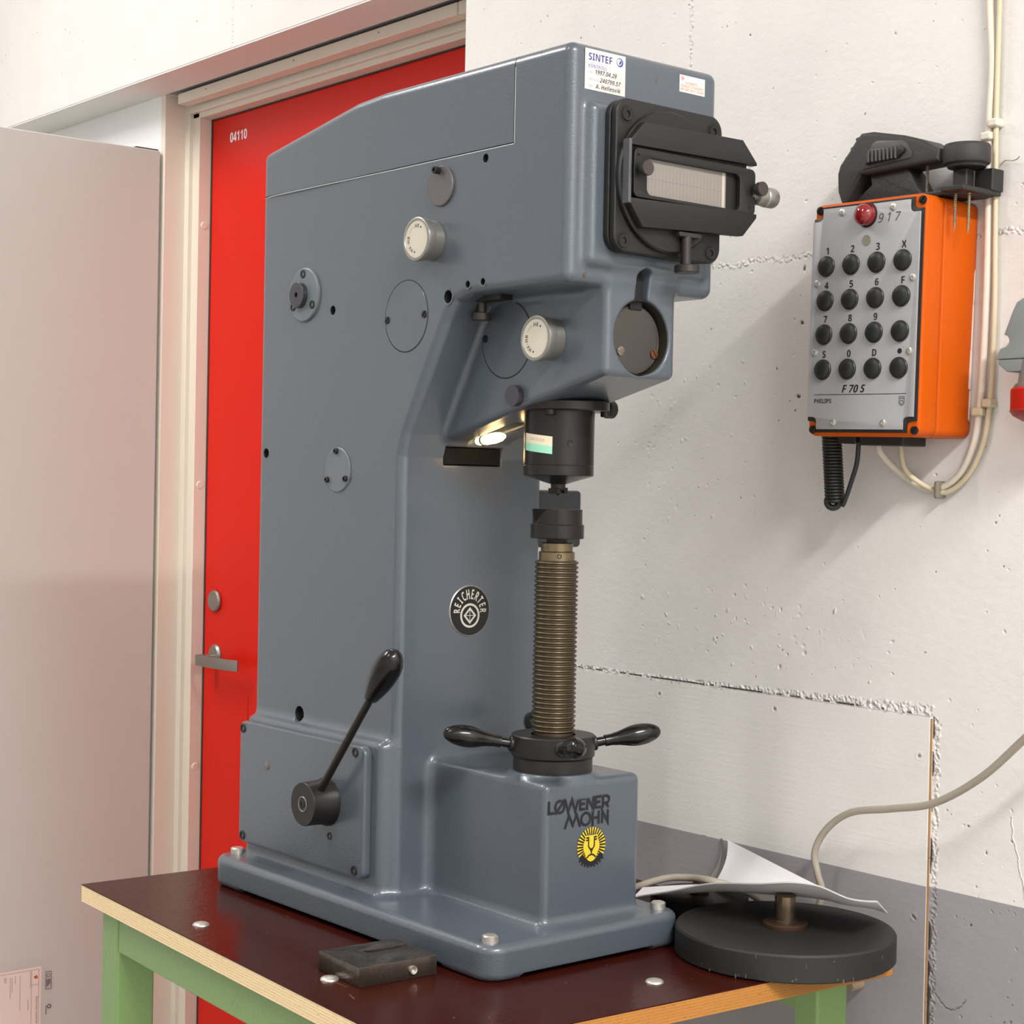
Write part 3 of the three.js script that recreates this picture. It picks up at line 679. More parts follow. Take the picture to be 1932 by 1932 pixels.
// hand wheel: hub and four turned grips
{
  const hw = part(T, 'hand_wheel', lathe([[0, 1.0315], [.0515, 1.0315], [.0522, 1.0325], [.0522, 1.0490], [.0548, 1.0515], [.0552, 1.0530], [.0552, 1.0770], [.0540, 1.0785], [.0295, 1.0785], [.0295, 1.06], [0, 1.06]], AXIS, 'y', 80, .4), M.hub, 'black hand wheel hub with four turned grips');
  const pr = [[0, 0], [.0062, 0], [.0066, .004], [.0058, .020], [.0076, .0205], [.0076, .030], [.0085, .034]];
  for (let i = 0; i <= 30; i++) { const t = i / 30, x = .034 + t * .064; pr.push([Math.max(.0001, t < .5 ? .0085 + .0058 * Math.sin(Math.PI / 2 * t / .5) ** 1.6 : .0143 * Math.sqrt(Math.max(0, 1 - ((t - .5) / .5) ** 2.1))), x]); }
  const base = 0.849 + .23;                                   // bearing of the grip towards the front
  for (let k = 0; k < 4; k++) {
    const a = base + k * Math.PI / 2, s = Math.sin(a), c = Math.cos(a);
    const p0 = [AX + s * .050, 1.0655, AZ + c * .050], p1 = [AX + s * .147, 1.0815, AZ + c * .147];
    const g = part(hw, 'grip', latheDir(pr, p0, p1, 36, .9), M.bakelite);
    part(hw, 'grip_boss', latheDir(drum(.0105, .009, .001), [AX + s * .0495, 1.0655, AZ + c * .0495], p1, 24), M.hub);
  }
}
// optical reading head on the front
{
  const X0 = -1.5535;
  const rh = part(T, 'reading_head', prism(rrect(1.420, 1.6035, 1.688, 1.8725, .022), 'zy', X0, -1.5445, .0015), M.blackMetal, 'black reading head with an oblong measuring window');
  part(rh, 'front_plate', prism(rrect(1.4215, 1.6045, 1.6875, 1.8725, .020), 'zy', -1.5440, -1.5345, .002, [], 3), M.blackMetal);
  const sc = socketX(.0085, .005), ring = lathe([[.0085, 0], [.0112, 0], [.0112, .0004], [.0085, .0004]], [0, 0, 0], 'x', 28);
  for (const [y, z] of [[1.853, -1.4385], [1.853, -1.5885], [1.7005, -1.4365], [1.7005, -1.5865]]) {
    partAt(rh, 'screw', sc, M.darkScrew, [-1.5375, y, z]);
    partAt(rh, 'screw_ring', ring, M.black, [-1.5345, y, z]);
  }
  const dc = [0, 1.7785, -1.508];
  part(rh, 'rotating_disc', lathe([[0, 0], [.0855, 0], [.0865, .001], [.0865, .0055], [.0845, .0075], [0, .0075]], [-1.5345, dc[1], dc[2]], 'x', 96, .4), M.blackMetal);
  // C-shaped holder: two rails and a back plate
  const A = -1.5275, B = -1.5165, DZ = -.0085, DY = .002;
  const rail = (pts, n) => part(rh, n, prism(pts.map(p => [p[0] - DZ, p[1] + DY]), 'zy', A, B, .0008), M.blackMetal);
  rail([[1.4215, 1.8115], [1.6420, 1.8145], [1.6420, 1.8175], [1.6155, 1.8435], [1.4435, 1.8410], [1.4215, 1.8180]], 'upper_rail');
  rail([[1.4215, 1.7430], [1.4435, 1.7150], [1.6190, 1.7230], [1.6430, 1.7480], [1.6430, 1.7530], [1.4215, 1.7480]], 'lower_rail');
  part(rh, 'holder_back', box(A - .0005, A + .003, 1.745, 1.82, -1.640, -1.4310, .001), M.blackMetal);
  part(rh, 'end_plate', box(A - .0005, B + .0004, 1.7435, 1.8205, -1.4315, -1.4270, .001), std(0x55565a, .42, .3));
  // sliding frame with the window
  const slide = part(rh, 'sliding_frame', prism(rrect(1.4360, 1.6490, 1.7520, 1.8110, .008), 'zy', A + .003, B - .0005, .001, [rrect(1.4580, 1.6205, 1.7565, 1.8015, .008)]), M.blackMetal);
  part(rh, 'measuring_screen', new THREE.PlaneGeometry(.147, .0475).rotateY(Math.PI / 2).translate(A + .0036, 1.7785, -1.5280), std(0xffffff, .55, 0, { map: canvasTex(1024, 320, (x, w, h) => {
    x.fillStyle = '#857f78'; x.fillRect(0, 0, w, h);
    x.strokeStyle = 'rgba(70,66,64,.55)'; x.lineWidth = 2.2;
    for (let i = 0; i < 24; i++) { const X = 40 + i * 42; x.beginPath(); x.moveTo(X, h * .2); x.lineTo(X, h * .92); x.stroke(); }
    x.strokeStyle = 'rgba(60,58,64,.45)'; x.beginPath(); x.moveTo(0, h * .52); x.lineTo(w * .96, h * .52); x.stroke();
    x.fillStyle = '#b9b0a3'; x.fillRect(w * .955, 0, w * .03, h);
  }) }), 'frosted measuring screen with a fine line scale');
  for (const z of [-1.4460, -1.6480]) part(rh, 'clamp_knob', [lathe([[0, 0], [.0088, 0], [.0092, .001], [.0092, .0075], [.0085, .0085], [0, .0085]], [B + .006, 1.7855, z], 'x', 32), lathe(drum(.0045, .01), [B - .002, 1.7855, z], 'x', 20)], std(0x4a4341, .4, .5));
  for (const [y, z] of [[1.8025, -1.4430], [1.762, -1.6390]]) part(rh, 'pin_hole', lathe(recess(.0016, .001), [B + .0001, y, z], 'x', 14), M.dark);
  const mic = part(rh, 'micrometer_drum', lathe([[0, 0], [.0065, 0], [.0065, .010], [.0112, .0115], [.0118, .013], [.0118, .026], [.0127, .0275], [.0130, .029], [.0130, .042], [.0120, .0445], [0, .0445]].map(p => [p[0], p[1]]), [0, 0, 0], 'z', 44).rotateY(Math.PI).translate(-1.5225, 1.7800, -1.6440), M.alu, 'silver micrometer drum');
  part(rh, 'clamp_foot', box(-1.533, -1.516, 1.7130, 1.7185, -1.552, -1.514, .001), std(0x3b3734, .4, .5));
  part(rh, 'clamp_screw', [lathe(drum(.0066, .036), [-1.522, 1.6790, -1.5315], 'y', 24), lathe([[0, 0], [.0150, 0], [.0158, .001], [.0158, .0085], [.015, .0095], [0, .0095]], [-1.522, 1.6695, -1.5335], 'y', 40)], std(0x3b3735, .38, .55));
}
// disc in the front bore
{
  const d = part(T, 'bore_disc', lathe([[0, 0], [.0435, 0], [.0435, .004], [.0422, .0048], [.0418, .0044], [0, .0042]], [-1.5818, 1.588, -1.499], 'x', 72), std(0x5e5b58, .34, .85), 'turned dark steel disc in the round bore');
  for (const [y, z, q] of [[1.5725, -1.4760, 0], [1.5720, -1.5335, 1]]) {
    const s = partAt(d, 'screw', slotScrew(.0060, .002), q ? std(0x6b4030, .5, .6) : M.steel, [-1.5774, y, z]); s.rotation.set(0, Math.PI / 2, q ? -.9 : .2, 'YXZ');
  }
  part(T, 'slot_back', box(-1.606, -1.5745, 1.625, 1.6735, -1.5092, -1.4888, .001), M.black);
  part(T, 'bore_lining', lathe([[.0459, 0], [.0463, 0], [.0463, .0270], [.0459, .0270]], [-1.5950, 1.590, -1.501], 'x', 72), std(0x3a352c, .5, .4));
}
part(T, 'screw_hole', lathe(recess(.003, .003), [-1.5647, 1.659, -1.4035], 'x', 16), std(0x5a463a, .6));
part(T, 'screw_hole', lathe(recess(.003, .002), [-1.5648, 1.9115, -1.5185], 'x', 16), std(0x6a5a4c, .6));
// housing on the right side of the column
part(T, 'side_housing', box(-2.02, -1.905, 1.315, 1.398, -1.712, -1.61, .006, 4), std(0x33373b, .4, .1));
// base bolts
const hexHead = (() => { const g = new THREE.CylinderGeometry(.0105, .0105, .0082, 6); g.translate(0, .0041, 0); return merge([g.toNonIndexed(), new THREE.CylinderGeometry(.0085, .0105, .0016, 6).translate(0, .009, 0).toNonIndexed()]); })();
for (const [x, z, a] of [[-1.640, -1.337, .2], [-1.645, -1.628, .5], [-2.256, -1.348, .3], [-2.256, -1.628, .1]]) partAt(T, 'base_bolt', hexHead, M.zinc, [x, .8445, z], [0, a, 0]);

// labels
const flatX = (w, h, x, y, z) => new THREE.PlaneGeometry(w, h).rotateY(Math.PI / 2).translate(x, y, z);
part(T, 'inspection_label', flatX(.0665, .0490, -1.5644, 1.9065, -1.4295), std(0xffffff, .5, 0, { map: canvasTex(1024, 760, (x, w, h) => {
  x.fillStyle = '#d6cdc6'; x.fillRect(0, 0, w, h);
  x.fillStyle = '#2b3480'; x.font = 'bold 186px sans-serif'; x.save(); x.scale(.98, 1); x.fillText('SINTEF', 84, 208); x.restore();
  x.save(); x.translate(878, 138); x.fillStyle = '#3d4a9a'; x.beginPath(); x.arc(0, 0, 86, 0, 7); x.fill(); x.fillStyle = '#b9bdd6'; x.beginPath(); x.arc(-12, -8, 62, 0, 7); x.fill(); x.fillStyle = '#d6cdc6'; x.beginPath(); x.arc(-20, 18, 40, 0, 7); x.fill(); x.fillStyle = '#2b3480'; x.beginPath(); x.ellipse(10, 0, 20, 46, .6, 0, 7); x.fill(); x.restore();
  x.strokeStyle = '#7d83b4'; x.lineWidth = 5; x.strokeRect(62, 256, 500, 112);
  x.fillStyle = '#6a70a8'; x.font = 'bold 92px sans-serif'; x.fillText('KONTROLL', 80, 346);
  x.font = '60px sans-serif'; x.fillStyle = '#7a80b0'; x.fillText('Dato:', 92, 450); x.fillText('Referanse:', 92, 580); x.fillText('Sign:', 92, 700);
  x.lineWidth = 3; x.beginPath(); for (const y of [462, 592, 712]) { x.moveTo(92, y); x.lineTo(930, y); } x.stroke();
  x.fillStyle = '#15141c'; x.font = 'bold italic 112px sans-serif'; x.fillText('1997.04.28', 240, 452); x.fillText('240799.57', 372, 588); x.fillText('A. Hellesvik', 270, 716);
}) }), 'white test label with blue print and handwriting');
part(T, 'warning_label', flatX(.0455, .0215, -1.5644, 1.9148, -1.5790), std(0xffffff, .5, 0, { map: canvasTex(768, 384, (x, w, h) => {
  x.fillStyle = '#e2dcd5'; x.fillRect(0, 0, w, h); x.fillStyle = '#e2683c'; x.font = 'bold 78px sans-serif'; x.textAlign = 'center';
  x.save(); x.translate(w / 2, 0); x.scale(.9, 1); x.fillText('CALIBRATE', -30, 190); x.fillText('AGAINST STANDARD', 0, 266); x.fillText('BEFORE EACH USAGE', 0, 342); x.restore();
  x.beginPath(); x.arc(84, 78, 44, 0, 7); x.arc(84, 78, 26, 0, 7, true); x.fill(); x.fillRect(78, 66, 60, 22);
}) }), 'small white label with orange print');
// round maker's badge
{
  const b = part(T, 'maker_badge', lathe([[0, 0], [.0358, 0], [.0358, .0008], [.0345, .0016], [0, .0016]], [-1.8962, 1.2285, -1.497], 'x', 72), M.alu, 'round black and silver badge');
  part(b, 'badge_print', new THREE.CircleGeometry(.0340, 64).rotateY(Math.PI / 2).translate(-1.8944, 1.2285, -1.497), std(0xffffff, .35, .2, { map: canvasTex(1024, 1024, (x, w, h) => {
    x.fillStyle = '#161514'; x.fillRect(0, 0, w, h); x.translate(w / 2, h / 2); x.fillStyle = x.strokeStyle = '#cfc9bd';
    x.font = 'bold 190px sans-serif'; x.textAlign = 'center'; x.textBaseline = 'middle';
    [...'REICHERTER'].forEach((c, i) => { x.save(); const a = (-90 + i * 20) * Math.PI / 180; x.rotate(a); x.translate(0, -345); const k = 1 - .02 * Math.abs(i - 4.5); x.scale(.80, 1.30 * (1.20 - .06 * Math.abs(i - 4.5))); x.fillText(c, 0, 0); x.restore(); });
    x.lineWidth = 46; x.beginPath(); x.arc(0, 100, 232, 0, 7); x.stroke();
    x.lineWidth = 40; x.beginPath(); x.moveTo(0, -48); x.lineTo(140, 100); x.lineTo(0, 248); x.lineTo(-140, 100); x.closePath(); x.stroke();
    x.lineWidth = 14; x.beginPath(); x.moveTo(0, -40); x.lineTo(0, 240); x.moveTo(-130, 100); x.lineTo(130, 100); x.stroke();
  }) }));
}
// dealer's lettering and lion-head emblem on the pedestal
part(T, 'dealer_lettering', flatX(.118, .100, -1.6553, .9620, -1.4950), new THREE.MeshStandardMaterial({ roughness: .45, transparent: true, alphaTest: .5, map: canvasTex(1180, 1000, (x, w, h) => {
  x.clearRect(0, 0, w, h); x.fillStyle = '#17161a'; x.font = '300px sans-serif';
  const S = 10000, zx = z => (-(z + 1.4950) + .059) * S, yy = y => ((.9620 + .05) - y) * S;
  x.strokeStyle = '#17161a'; x.lineCap = 'butt'; x.lineJoin = 'miter'; x.lineWidth = 36;
  const H = 172, L = (pts) => { x.beginPath(); pts.forEach((p, i) => i ? x.lineTo(...p) : x.moveTo(...p)); x.stroke(); };
  let bx = 40, by = 250;                                     // base line of the first word
  L([[bx + 18, by - H], [bx + 18, by - 18], [bx + 105, by - 18]]);
  x.beginPath(); x.arc(bx + 200, by - H / 2, H / 2 - 10, 0, 7); x.stroke(); L([[bx + 118, by + 4], [bx + 290, by - H - 4]]);
  L([[bx + 285, by - H], [bx + 345, by - 8], [bx + 405, by - H + 10], [bx + 465, by - 8], [bx + 525, by - H]]);
  const E = X => { L([[X + 110, by - H + 18], [X + 18, by - H + 18], [X + 18, by - 18], [X + 110, by - 18]]); L([[X + 18, by - H / 2], [X + 100, by - H / 2]]); };
  E(bx + 530); L([[bx + 670, by], [bx + 670, by - H + 10], [bx + 775, by - 10], [bx + 775, by - H]]); E(bx + 800);
  L([[bx + 945, by], [bx + 945, by - H + 18], [bx + 1010, by - H + 18]]); x.beginPath(); x.arc(bx + 1006, by - H + 64, 46, -1.57, 1.57); x.stroke(); L([[bx + 1010, by - H + 110], [bx + 945, by - H + 110]]); L([[bx + 985, by - H + 110], [bx + 1050, by]]);
  by = 450; bx = 330;
  L([[bx + 0, by + 4], [bx + 70, by - H + 14], [bx + 135, by - 30], [bx + 200, by - H + 14], [bx + 265, by + 4]].map(p => [p[0], p[1]]));
  x.beginPath(); x.arc(bx + 360, by - H / 2, H / 2 - 8, 0, 7); x.stroke();
  L([[bx + 480, by - H], [bx + 480, by + 20]]); L([[bx + 480, by - H / 2], [bx + 585, by - H / 2]]); L([[bx + 585, by - H], [bx + 585, by]]);
  L([[bx + 645, by], [bx + 645, by - H + 10], [bx + 745, by - 10], [bx + 745, by - H]]);
  // emblem
  const ex = zx(-1.5155), ey = yy(.9395), R = 245; x.save(); x.translate(ex, ey);
  x.fillStyle = '#d9bf2c'; x.beginPath(); x.arc(0, 0, R, 0, 7); x.fill();
  x.fillStyle = '#17161a';
  for (let i = 0; i < 32; i++) { const a = i / 32 * 2 * Math.PI; x.save(); x.rotate(a); x.fillRect(-11, -R, 22, 105); x.restore(); }
  x.beginPath(); x.arc(0, 0, R + 8, .62, Math.PI - .62); x.arc(0, 0, R - 70, Math.PI - .62, .62, true); x.fill();
  for (let i = 0; i < 9; i++) { const a = .62 + (Math.PI - 1.24) * (i + .5) / 9; x.save(); x.rotate(a - Math.PI / 2); x.fillRect(-13, R - 10, 26, 46); x.restore(); }
  x.fillStyle = '#d9bf2c'; x.beginPath(); x.moveTo(-110, -140); x.lineTo(110, -140); x.lineTo(112, 70); x.quadraticCurveTo(90, 190, 0, 200); x.quadraticCurveTo(-90, 190, -112, 70); x.closePath(); x.fill();
  x.strokeStyle = '#17161a'; x.lineWidth = 22; x.lineJoin = 'miter';
  L([[-95, -112], [-50, -112], [-50, 0], [-22, 40]]); L([[95, -112], [50, -112], [50, 0], [22, 40]]); L([[-95, -80], [-62, -80]]); L([[95, -80], [62, -80]]);
  L([[-24, 38], [24, 38]]); L([[-18, 44], [0, 74], [18, 44]]); L([[0, 70], [0, 108]]); L([[-78, 150], [-40, 118], [0, 108], [40, 118], [78, 150]]);
  x.restore();
}) }), 'black lettering and a yellow lion-head emblem');
// ---------------------------------------------------------------- bench
const BO = [-2.382, 0, -1.157], BR = -0.062, BL = 0.922, BD = 0.735;
const bt = thing('workbench', 'workbench with brown plywood top and green steel frame', 'bench', BO, BR);
const toWorld = (lx, y, lz) => [BO[0] + lx * Math.cos(BR) + lz * Math.sin(BR), y, BO[2] - lx * Math.sin(BR) + lz * Math.cos(BR)];
M.film = new THREE.MeshPhysicalMaterial({ color: 0x3a1a14, roughness: 0.2, specularIntensity: .2, bumpMap: withRep(smudge, 4), bumpScale: 0.0003, map: canvasTex(1024, 1024, (x, w, h) => {
  x.fillStyle = '#35110b'; x.fillRect(0, 0, w, h);
  for (let i = 0; i < 420; i++) { x.fillStyle = `rgba(${rr(150, 210) | 0},${rr(130, 180) | 0},${rr(100, 150) | 0},${rr(.15, .7)})`; const s = rr(.8, 2.4); x.fillRect(rr(0, w), rr(0, h), s, s); }
  for (let i = 0; i < 14; i++) { x.strokeStyle = `rgba(170,130,90,${rr(.12, .45)})`; x.lineWidth = rr(.8, 2.2); const a = rr(0, w), b = rr(0, h), t = rr(-.5, .9), l = rr(15, 60); x.beginPath(); x.moveTo(a, b); x.lineTo(a + l * Math.cos(t), b + l * Math.sin(t)); x.stroke(); }
}) });
M.film.map.wrapS = M.film.map.wrapT = M.film.map.wrapS = THREE.RepeatWrapping; M.film.color.set(0xffffff);
const plyTex = canvasTex(1024, 128, (x, w, h) => {
  x.fillStyle = '#f0d6a6'; x.fillRect(0, 0, w, h);
  const n = 13; for (let k = 0; k < n; k++) {
    x.fillStyle = k % 2 ? '#ecd0a0' : '#f8e2b8'; x.fillRect(0, k * h / n, w, h / n);
    x.fillStyle = 'rgba(120,80,40,.30)'; x.fillRect(0, k * h / n, w, 1.6);
    if (k % 2) for (let i = 0; i < 260; i++) { x.fillStyle = `rgba(120,80,40,${rr(.08, .35)})`; x.fillRect(rr(0, w), k * h / n + rr(0, h / n - 3), rr(1, 5), rr(1, 4)); }
    else for (let i = 0; i < 30; i++) { x.fillStyle = `rgba(150,105,60,${rr(.08, .25)})`; x.fillRect(rr(0, w), k * h / n + rr(0, h / n), rr(20, 160), 1); }
  }
  for (let i = 0; i < 8; i++) { x.fillStyle = 'rgba(70,40,20,.6)'; x.fillRect(rr(0, w), rr(0, h), rr(4, 14), 3); }
});
plyTex.wrapS = plyTex.wrapT = THREE.RepeatWrapping; plyTex.repeat.set(1 / .4, 1 / .0237); plyTex.offset.set(0, -.7755 / .0237);
M.ply = std(0xffffff, .6, 0, { map: plyTex });
M.green = new THREE.MeshPhysicalMaterial({ color: 0x7b9b5e, roughness: .36, clearcoat: .2, bumpMap: withRep(peel, 2.5), bumpScale: .0004 });
part(bt, 'tabletop_film', box(0, BL, .7985, .800, -BD, 0, .0006), M.film, 'brown film face of the plywood top');
part(bt, 'end_edge', box(BL - .0006, BL + .0002, .7748, .7984, -BD + .0006, -.0006, .0002), std(0xb98d50, .55, 0, { map: plyTex }), 'amber end edge');  // warmer tone on this end face than on the other edges
part(bt, 'tabletop', box(0.0004, BL - .0004, .7745, .7986, -BD + .0004, -.0004, .0008), M.ply, 'pale plywood top with layered edges');
const legBox = (x0, x1, z0, z1, y1) => box(x0, x1, .012, y1, z0, z1, .004, 3);
for (const [x0, x1, z0, z1] of [[.047, .104, -.072, -.014], [.830, .872, -.072, -.014], [.047, .104, -.705, -.648], [.830, .872, -.705, -.648]]) {
  const l = part(bt, 'leg', legBox(x0, x1, z0, z1, .7742), M.green);
  part(l, 'foot', box(x0 - .001, x1 + .001, 0, .014, z0 - .001, z1 + .001, .002), M.black);
}
part(bt, 'rail', box(.1035, .831, .7195, .7738, -.066, -.0150, .0025, 3), M.green);
part(bt, 'rail', box(.1035, .831, .7195, .7738, -.700, -.655, .0025, 3), M.green);
part(bt, 'rail', box(.052, .098, .7195, .7738, -.649, -.071, .0025, 3), M.green);
part(bt, 'weld_seam', box(.1030, .1046, .7220, .7730, -.0160, -.0140, .0007), M.green);
for (const [x, z] of [[.310, -.044], [.628, -.060], [.848, -.389]]) part(bt, 'carriage_bolt', lathe([[.0115, 0], [.0112, .0014], [.0095, .0030], [.0055, .0042], [.0001, .0046]], [x, .7999, z], 'y', 28, 1.2), M.zinc);

// slotted steel plate on the bench
{
  const c = [-1.743, .8, -1.243];
  const t = thing('steel_plate', 'small dark steel plate with an open slot lying beside the machine base', 'plate', c, -.05);
  const s = new THREE.Shape();
  const hw = .047, hd = .056, so = -.012;   // half extents: x along the front, z in depth
  s.moveTo(-hw, -hd); s.lineTo(hw, -hd); s.lineTo(hw, hd); s.lineTo(so + .0068, hd); s.lineTo(so + .0068, -0.005); s.absarc(so, -.005, .0068, 0, -Math.PI, true); s.lineTo(so - .0068, hd); s.lineTo(-hw, hd); s.closePath();
  part(t, 'plate', prism(s, 'xz', 0, .0245, .0011), std(0x574e46, .4, .75, { bumpMap: withRep(smudge, 8), bumpScale: .00012, roughnessMap: withRep(smudge, 10) }));
  part(t, 'hex_socket', lathe([[0, .001], [.0028, .001], [.003, .004], [.0050, .0045], [.0052, .004], [.0052, 0], [0, 0]].reverse(), [hw - .0005, .0115, -.020], 'x', 20), M.zinc);
}
// round weight with a stem
{
  const C = [-1.504, .8, -1.721];
  M.weight = std(0x1a1918, .6, .0, { bumpMap: withRep(smudge, 6), bumpScale: .00008 });
  const t = thing('weight', 'big round black weight with a steel stem on the bench end', 'weight', C);
  part(t, 'disc', lathe([[0, .0005], [.139, .0005], [.1425, .003], [.1425, .0335], [.1405, .0362], [.1385, .0368], [.030, .0368], [0, .0368]], C, 'y', 128, .35), M.weight);
  part(t, 'washer', lathe([[.012, .0366], [.0285, .0366], [.0288, .0373], [.0288, .0418], [.0270, .0432], [.012, .0432]], C, 'y', 60), std(0x4f3a2c, .5, .6));
  part(t, 'stem', lathe([[0, .036], [.0150, .036], [.0150, .0445], [.0138, .046], [.0138, .0770], [.0128, .0785], [0, .0785]], C, 'y', 48), std(0x80705c, .32, .9, { roughnessMap: withRep(smudge, 12) }));
  part(t, 'paint_chips', [...Array(20)].map((_, i) => { const a = rr(-.1, 1.9), y = rnd() < .6 ? rr(.003, .009) : rr(.022, .034), h = rr(.001, .006), w = rr(.004, .016); const g = new THREE.CylinderGeometry(.1427, .1427, h, 3, 1, true, a, w); g.translate(C[0], C[1] + y, C[2]); return g; }), std(0x5a563f, .7)).userData.kind = 'stuff';
}
// dark bits lying behind under the papers
{
  const C = [-1.735, .8, -1.80];
  const t = thing('small_weight', 'dark round disc half hidden under the papers behind the machine', 'weight', C);
  part(t, 'disc', lathe([[0, 0], [.068, 0], [.070, .002], [.070, .022], [.068, .024], [0, .024]], C, 'y', 64), M.weight);
  part(t, 'knob', lathe([[0, .024], [.014, .024], [.014, .034], [.010, .040], [0, .040]], C, 'y', 30), std(0x4b3020, .5, .5));
}
// papers
{
  // stapled sheets lying over the stem, front edge curling up
  const F = [[-1.7193, 0.8408, -1.655], [-1.712, 0.8434, -1.657], [-1.659, 0.8597, -1.66], [-1.5809, 0.8852, -1.66], [-1.5001, 0.9, -1.663], [-1.4496, 0.9092, -1.676], [-1.4268, 0.9063, -1.695], [-1.3995, 0.893, -1.719], [-1.384, 0.891, -1.731], [-1.372, 0.8912, -1.742]];
  const cf = new THREE.CatmullRomCurve3(F.map(p => V3(...p)));
  const Bk = new THREE.CatmullRomCurve3([V3(-1.80, .826, -1.75), V3(-1.72, .840, -1.79), V3(-1.64, .8475, -1.82), V3(-1.56, .850, -1.84), V3(-1.50, .850, -1.85), V3(-1.44, .848, -1.85)]);
  const NU = 40, NV = 16;
  const sheet = (dy, th) => {
    const pos = [], idx = [];
    for (const s of [1, -1]) for (let v = 0; v <= NV; v++) for (let u = 0; u <= NU; u++) {
      const a = cf.getPoint(u / NU), b = Bk.getPoint(u / NU), t = v / NV;
      const p = a.clone().lerp(b, t);
      p.y -= 0.010 * Math.sin(Math.PI * t) * Math.sin(Math.PI * u / NU);
      const rad = Math.hypot(p.x + 1.504, p.z + 1.721); if (rad < .06) p.y = Math.max(p.y, .8790 - Math.max(0, rad - .016) * .55);
      pos.push(p.x, p.y + dy + s * th / 2, p.z);
    }
    const W = NU + 1, K = W * (NV + 1);
    for (let v = 0; v < NV; v++) for (let u = 0; u < NU; u++) {
      const a = v * W + u, b = a + 1, c = a + W, d = c + 1;
      idx.push(a, b, c, b, d, c, K + a, K + c, K + b, K + b, K + c, K + d);
    }
    const rim = []; for (let u = 0; u <= NU; u++) rim.push(u); for (let v = 1; v <= NV; v++) rim.push(v * W + NU); for (let u = NU - 1; u >= 0; u--) rim.push(NV * W + u); for (let v = NV - 1; v > 0; v--) rim.push(v * W);
    for (let i = 0; i < rim.length; i++) { const a = rim[i], b = rim[(i + 1) % rim.length]; idx.push(a, K + a, b, b, K + a, K + b); }
    const g = new THREE.BufferGeometry(); g.setAttribute('position', new THREE.Float32BufferAttribute(pos, 3)); g.setIndex(idx);
    return boxUV(crease(g, .7));
  };
  M.paper = std(0xe9e6e6, .8);
  const t = thing('stapled_papers', 'curled stapled papers lying across the stem of the weight', 'papers', [-1.508, .88, -1.72]);
  part(t, 'sheet', sheet(0.0003, .0006), M.paper);
  part(t, 'sheet', sheet(0.0014, .0005), M.paper);
  // page folded up against the wall
  const q = (A, B, C, D, th) => { const pos = [], idx = [], N = 10; for (const s of [0, 1]) for (let j = 0; j <= N; j++) for (let i = 0; i <= N; i++) { const u = i / N, v = j / N; const p = V3(...A).lerp(V3(...B), u).lerp(V3(...D).lerp(V3(...C), u), v); p.z += .010 * Math.sin(Math.PI * v) * -1 + s * th; p.x += .004 * Math.sin(u * 3 + v * 2); pos.push(p.x, p.y, p.z); }
    const W = N + 1, K = W * W; for (let j = 0; j < N; j++) for (let i = 0; i < N; i++) { const a = j * W + i; idx.push(a, a + W, a + 1, a + 1, a + W, a + W + 1, K + a, K + a + 1, K + a + W, K + a + 1, K + a + W + 1, K + a + W); }
    const g = new THREE.BufferGeometry(); g.setAttribute('position', new THREE.Float32BufferAttribute(pos, 3)); g.setIndex(idx); return boxUV(crease(g, .8)); };
  const w = thing('loose_page', 'white page leaning up against the grey part of the wall', 'paper', [-1.72, .845, -1.86]);
  part(w, 'page', q([-1.7415, .825, -1.83], [-1.5489, .8612, -1.77], [-1.4833, .8712, -1.80], [-1.7897, .8799, -1.9115], .0005), M.paper);
  part(w, 'grey_strip', q([-1.7853, .824, -1.87], [-1.7746, .826, -1.87], [-1.7939, .8799, -1.9120], [-1.8059, .8787, -1.9125], .0008), std(0x77726c, .7));  // narrow grey strip along the left edge of the page
}
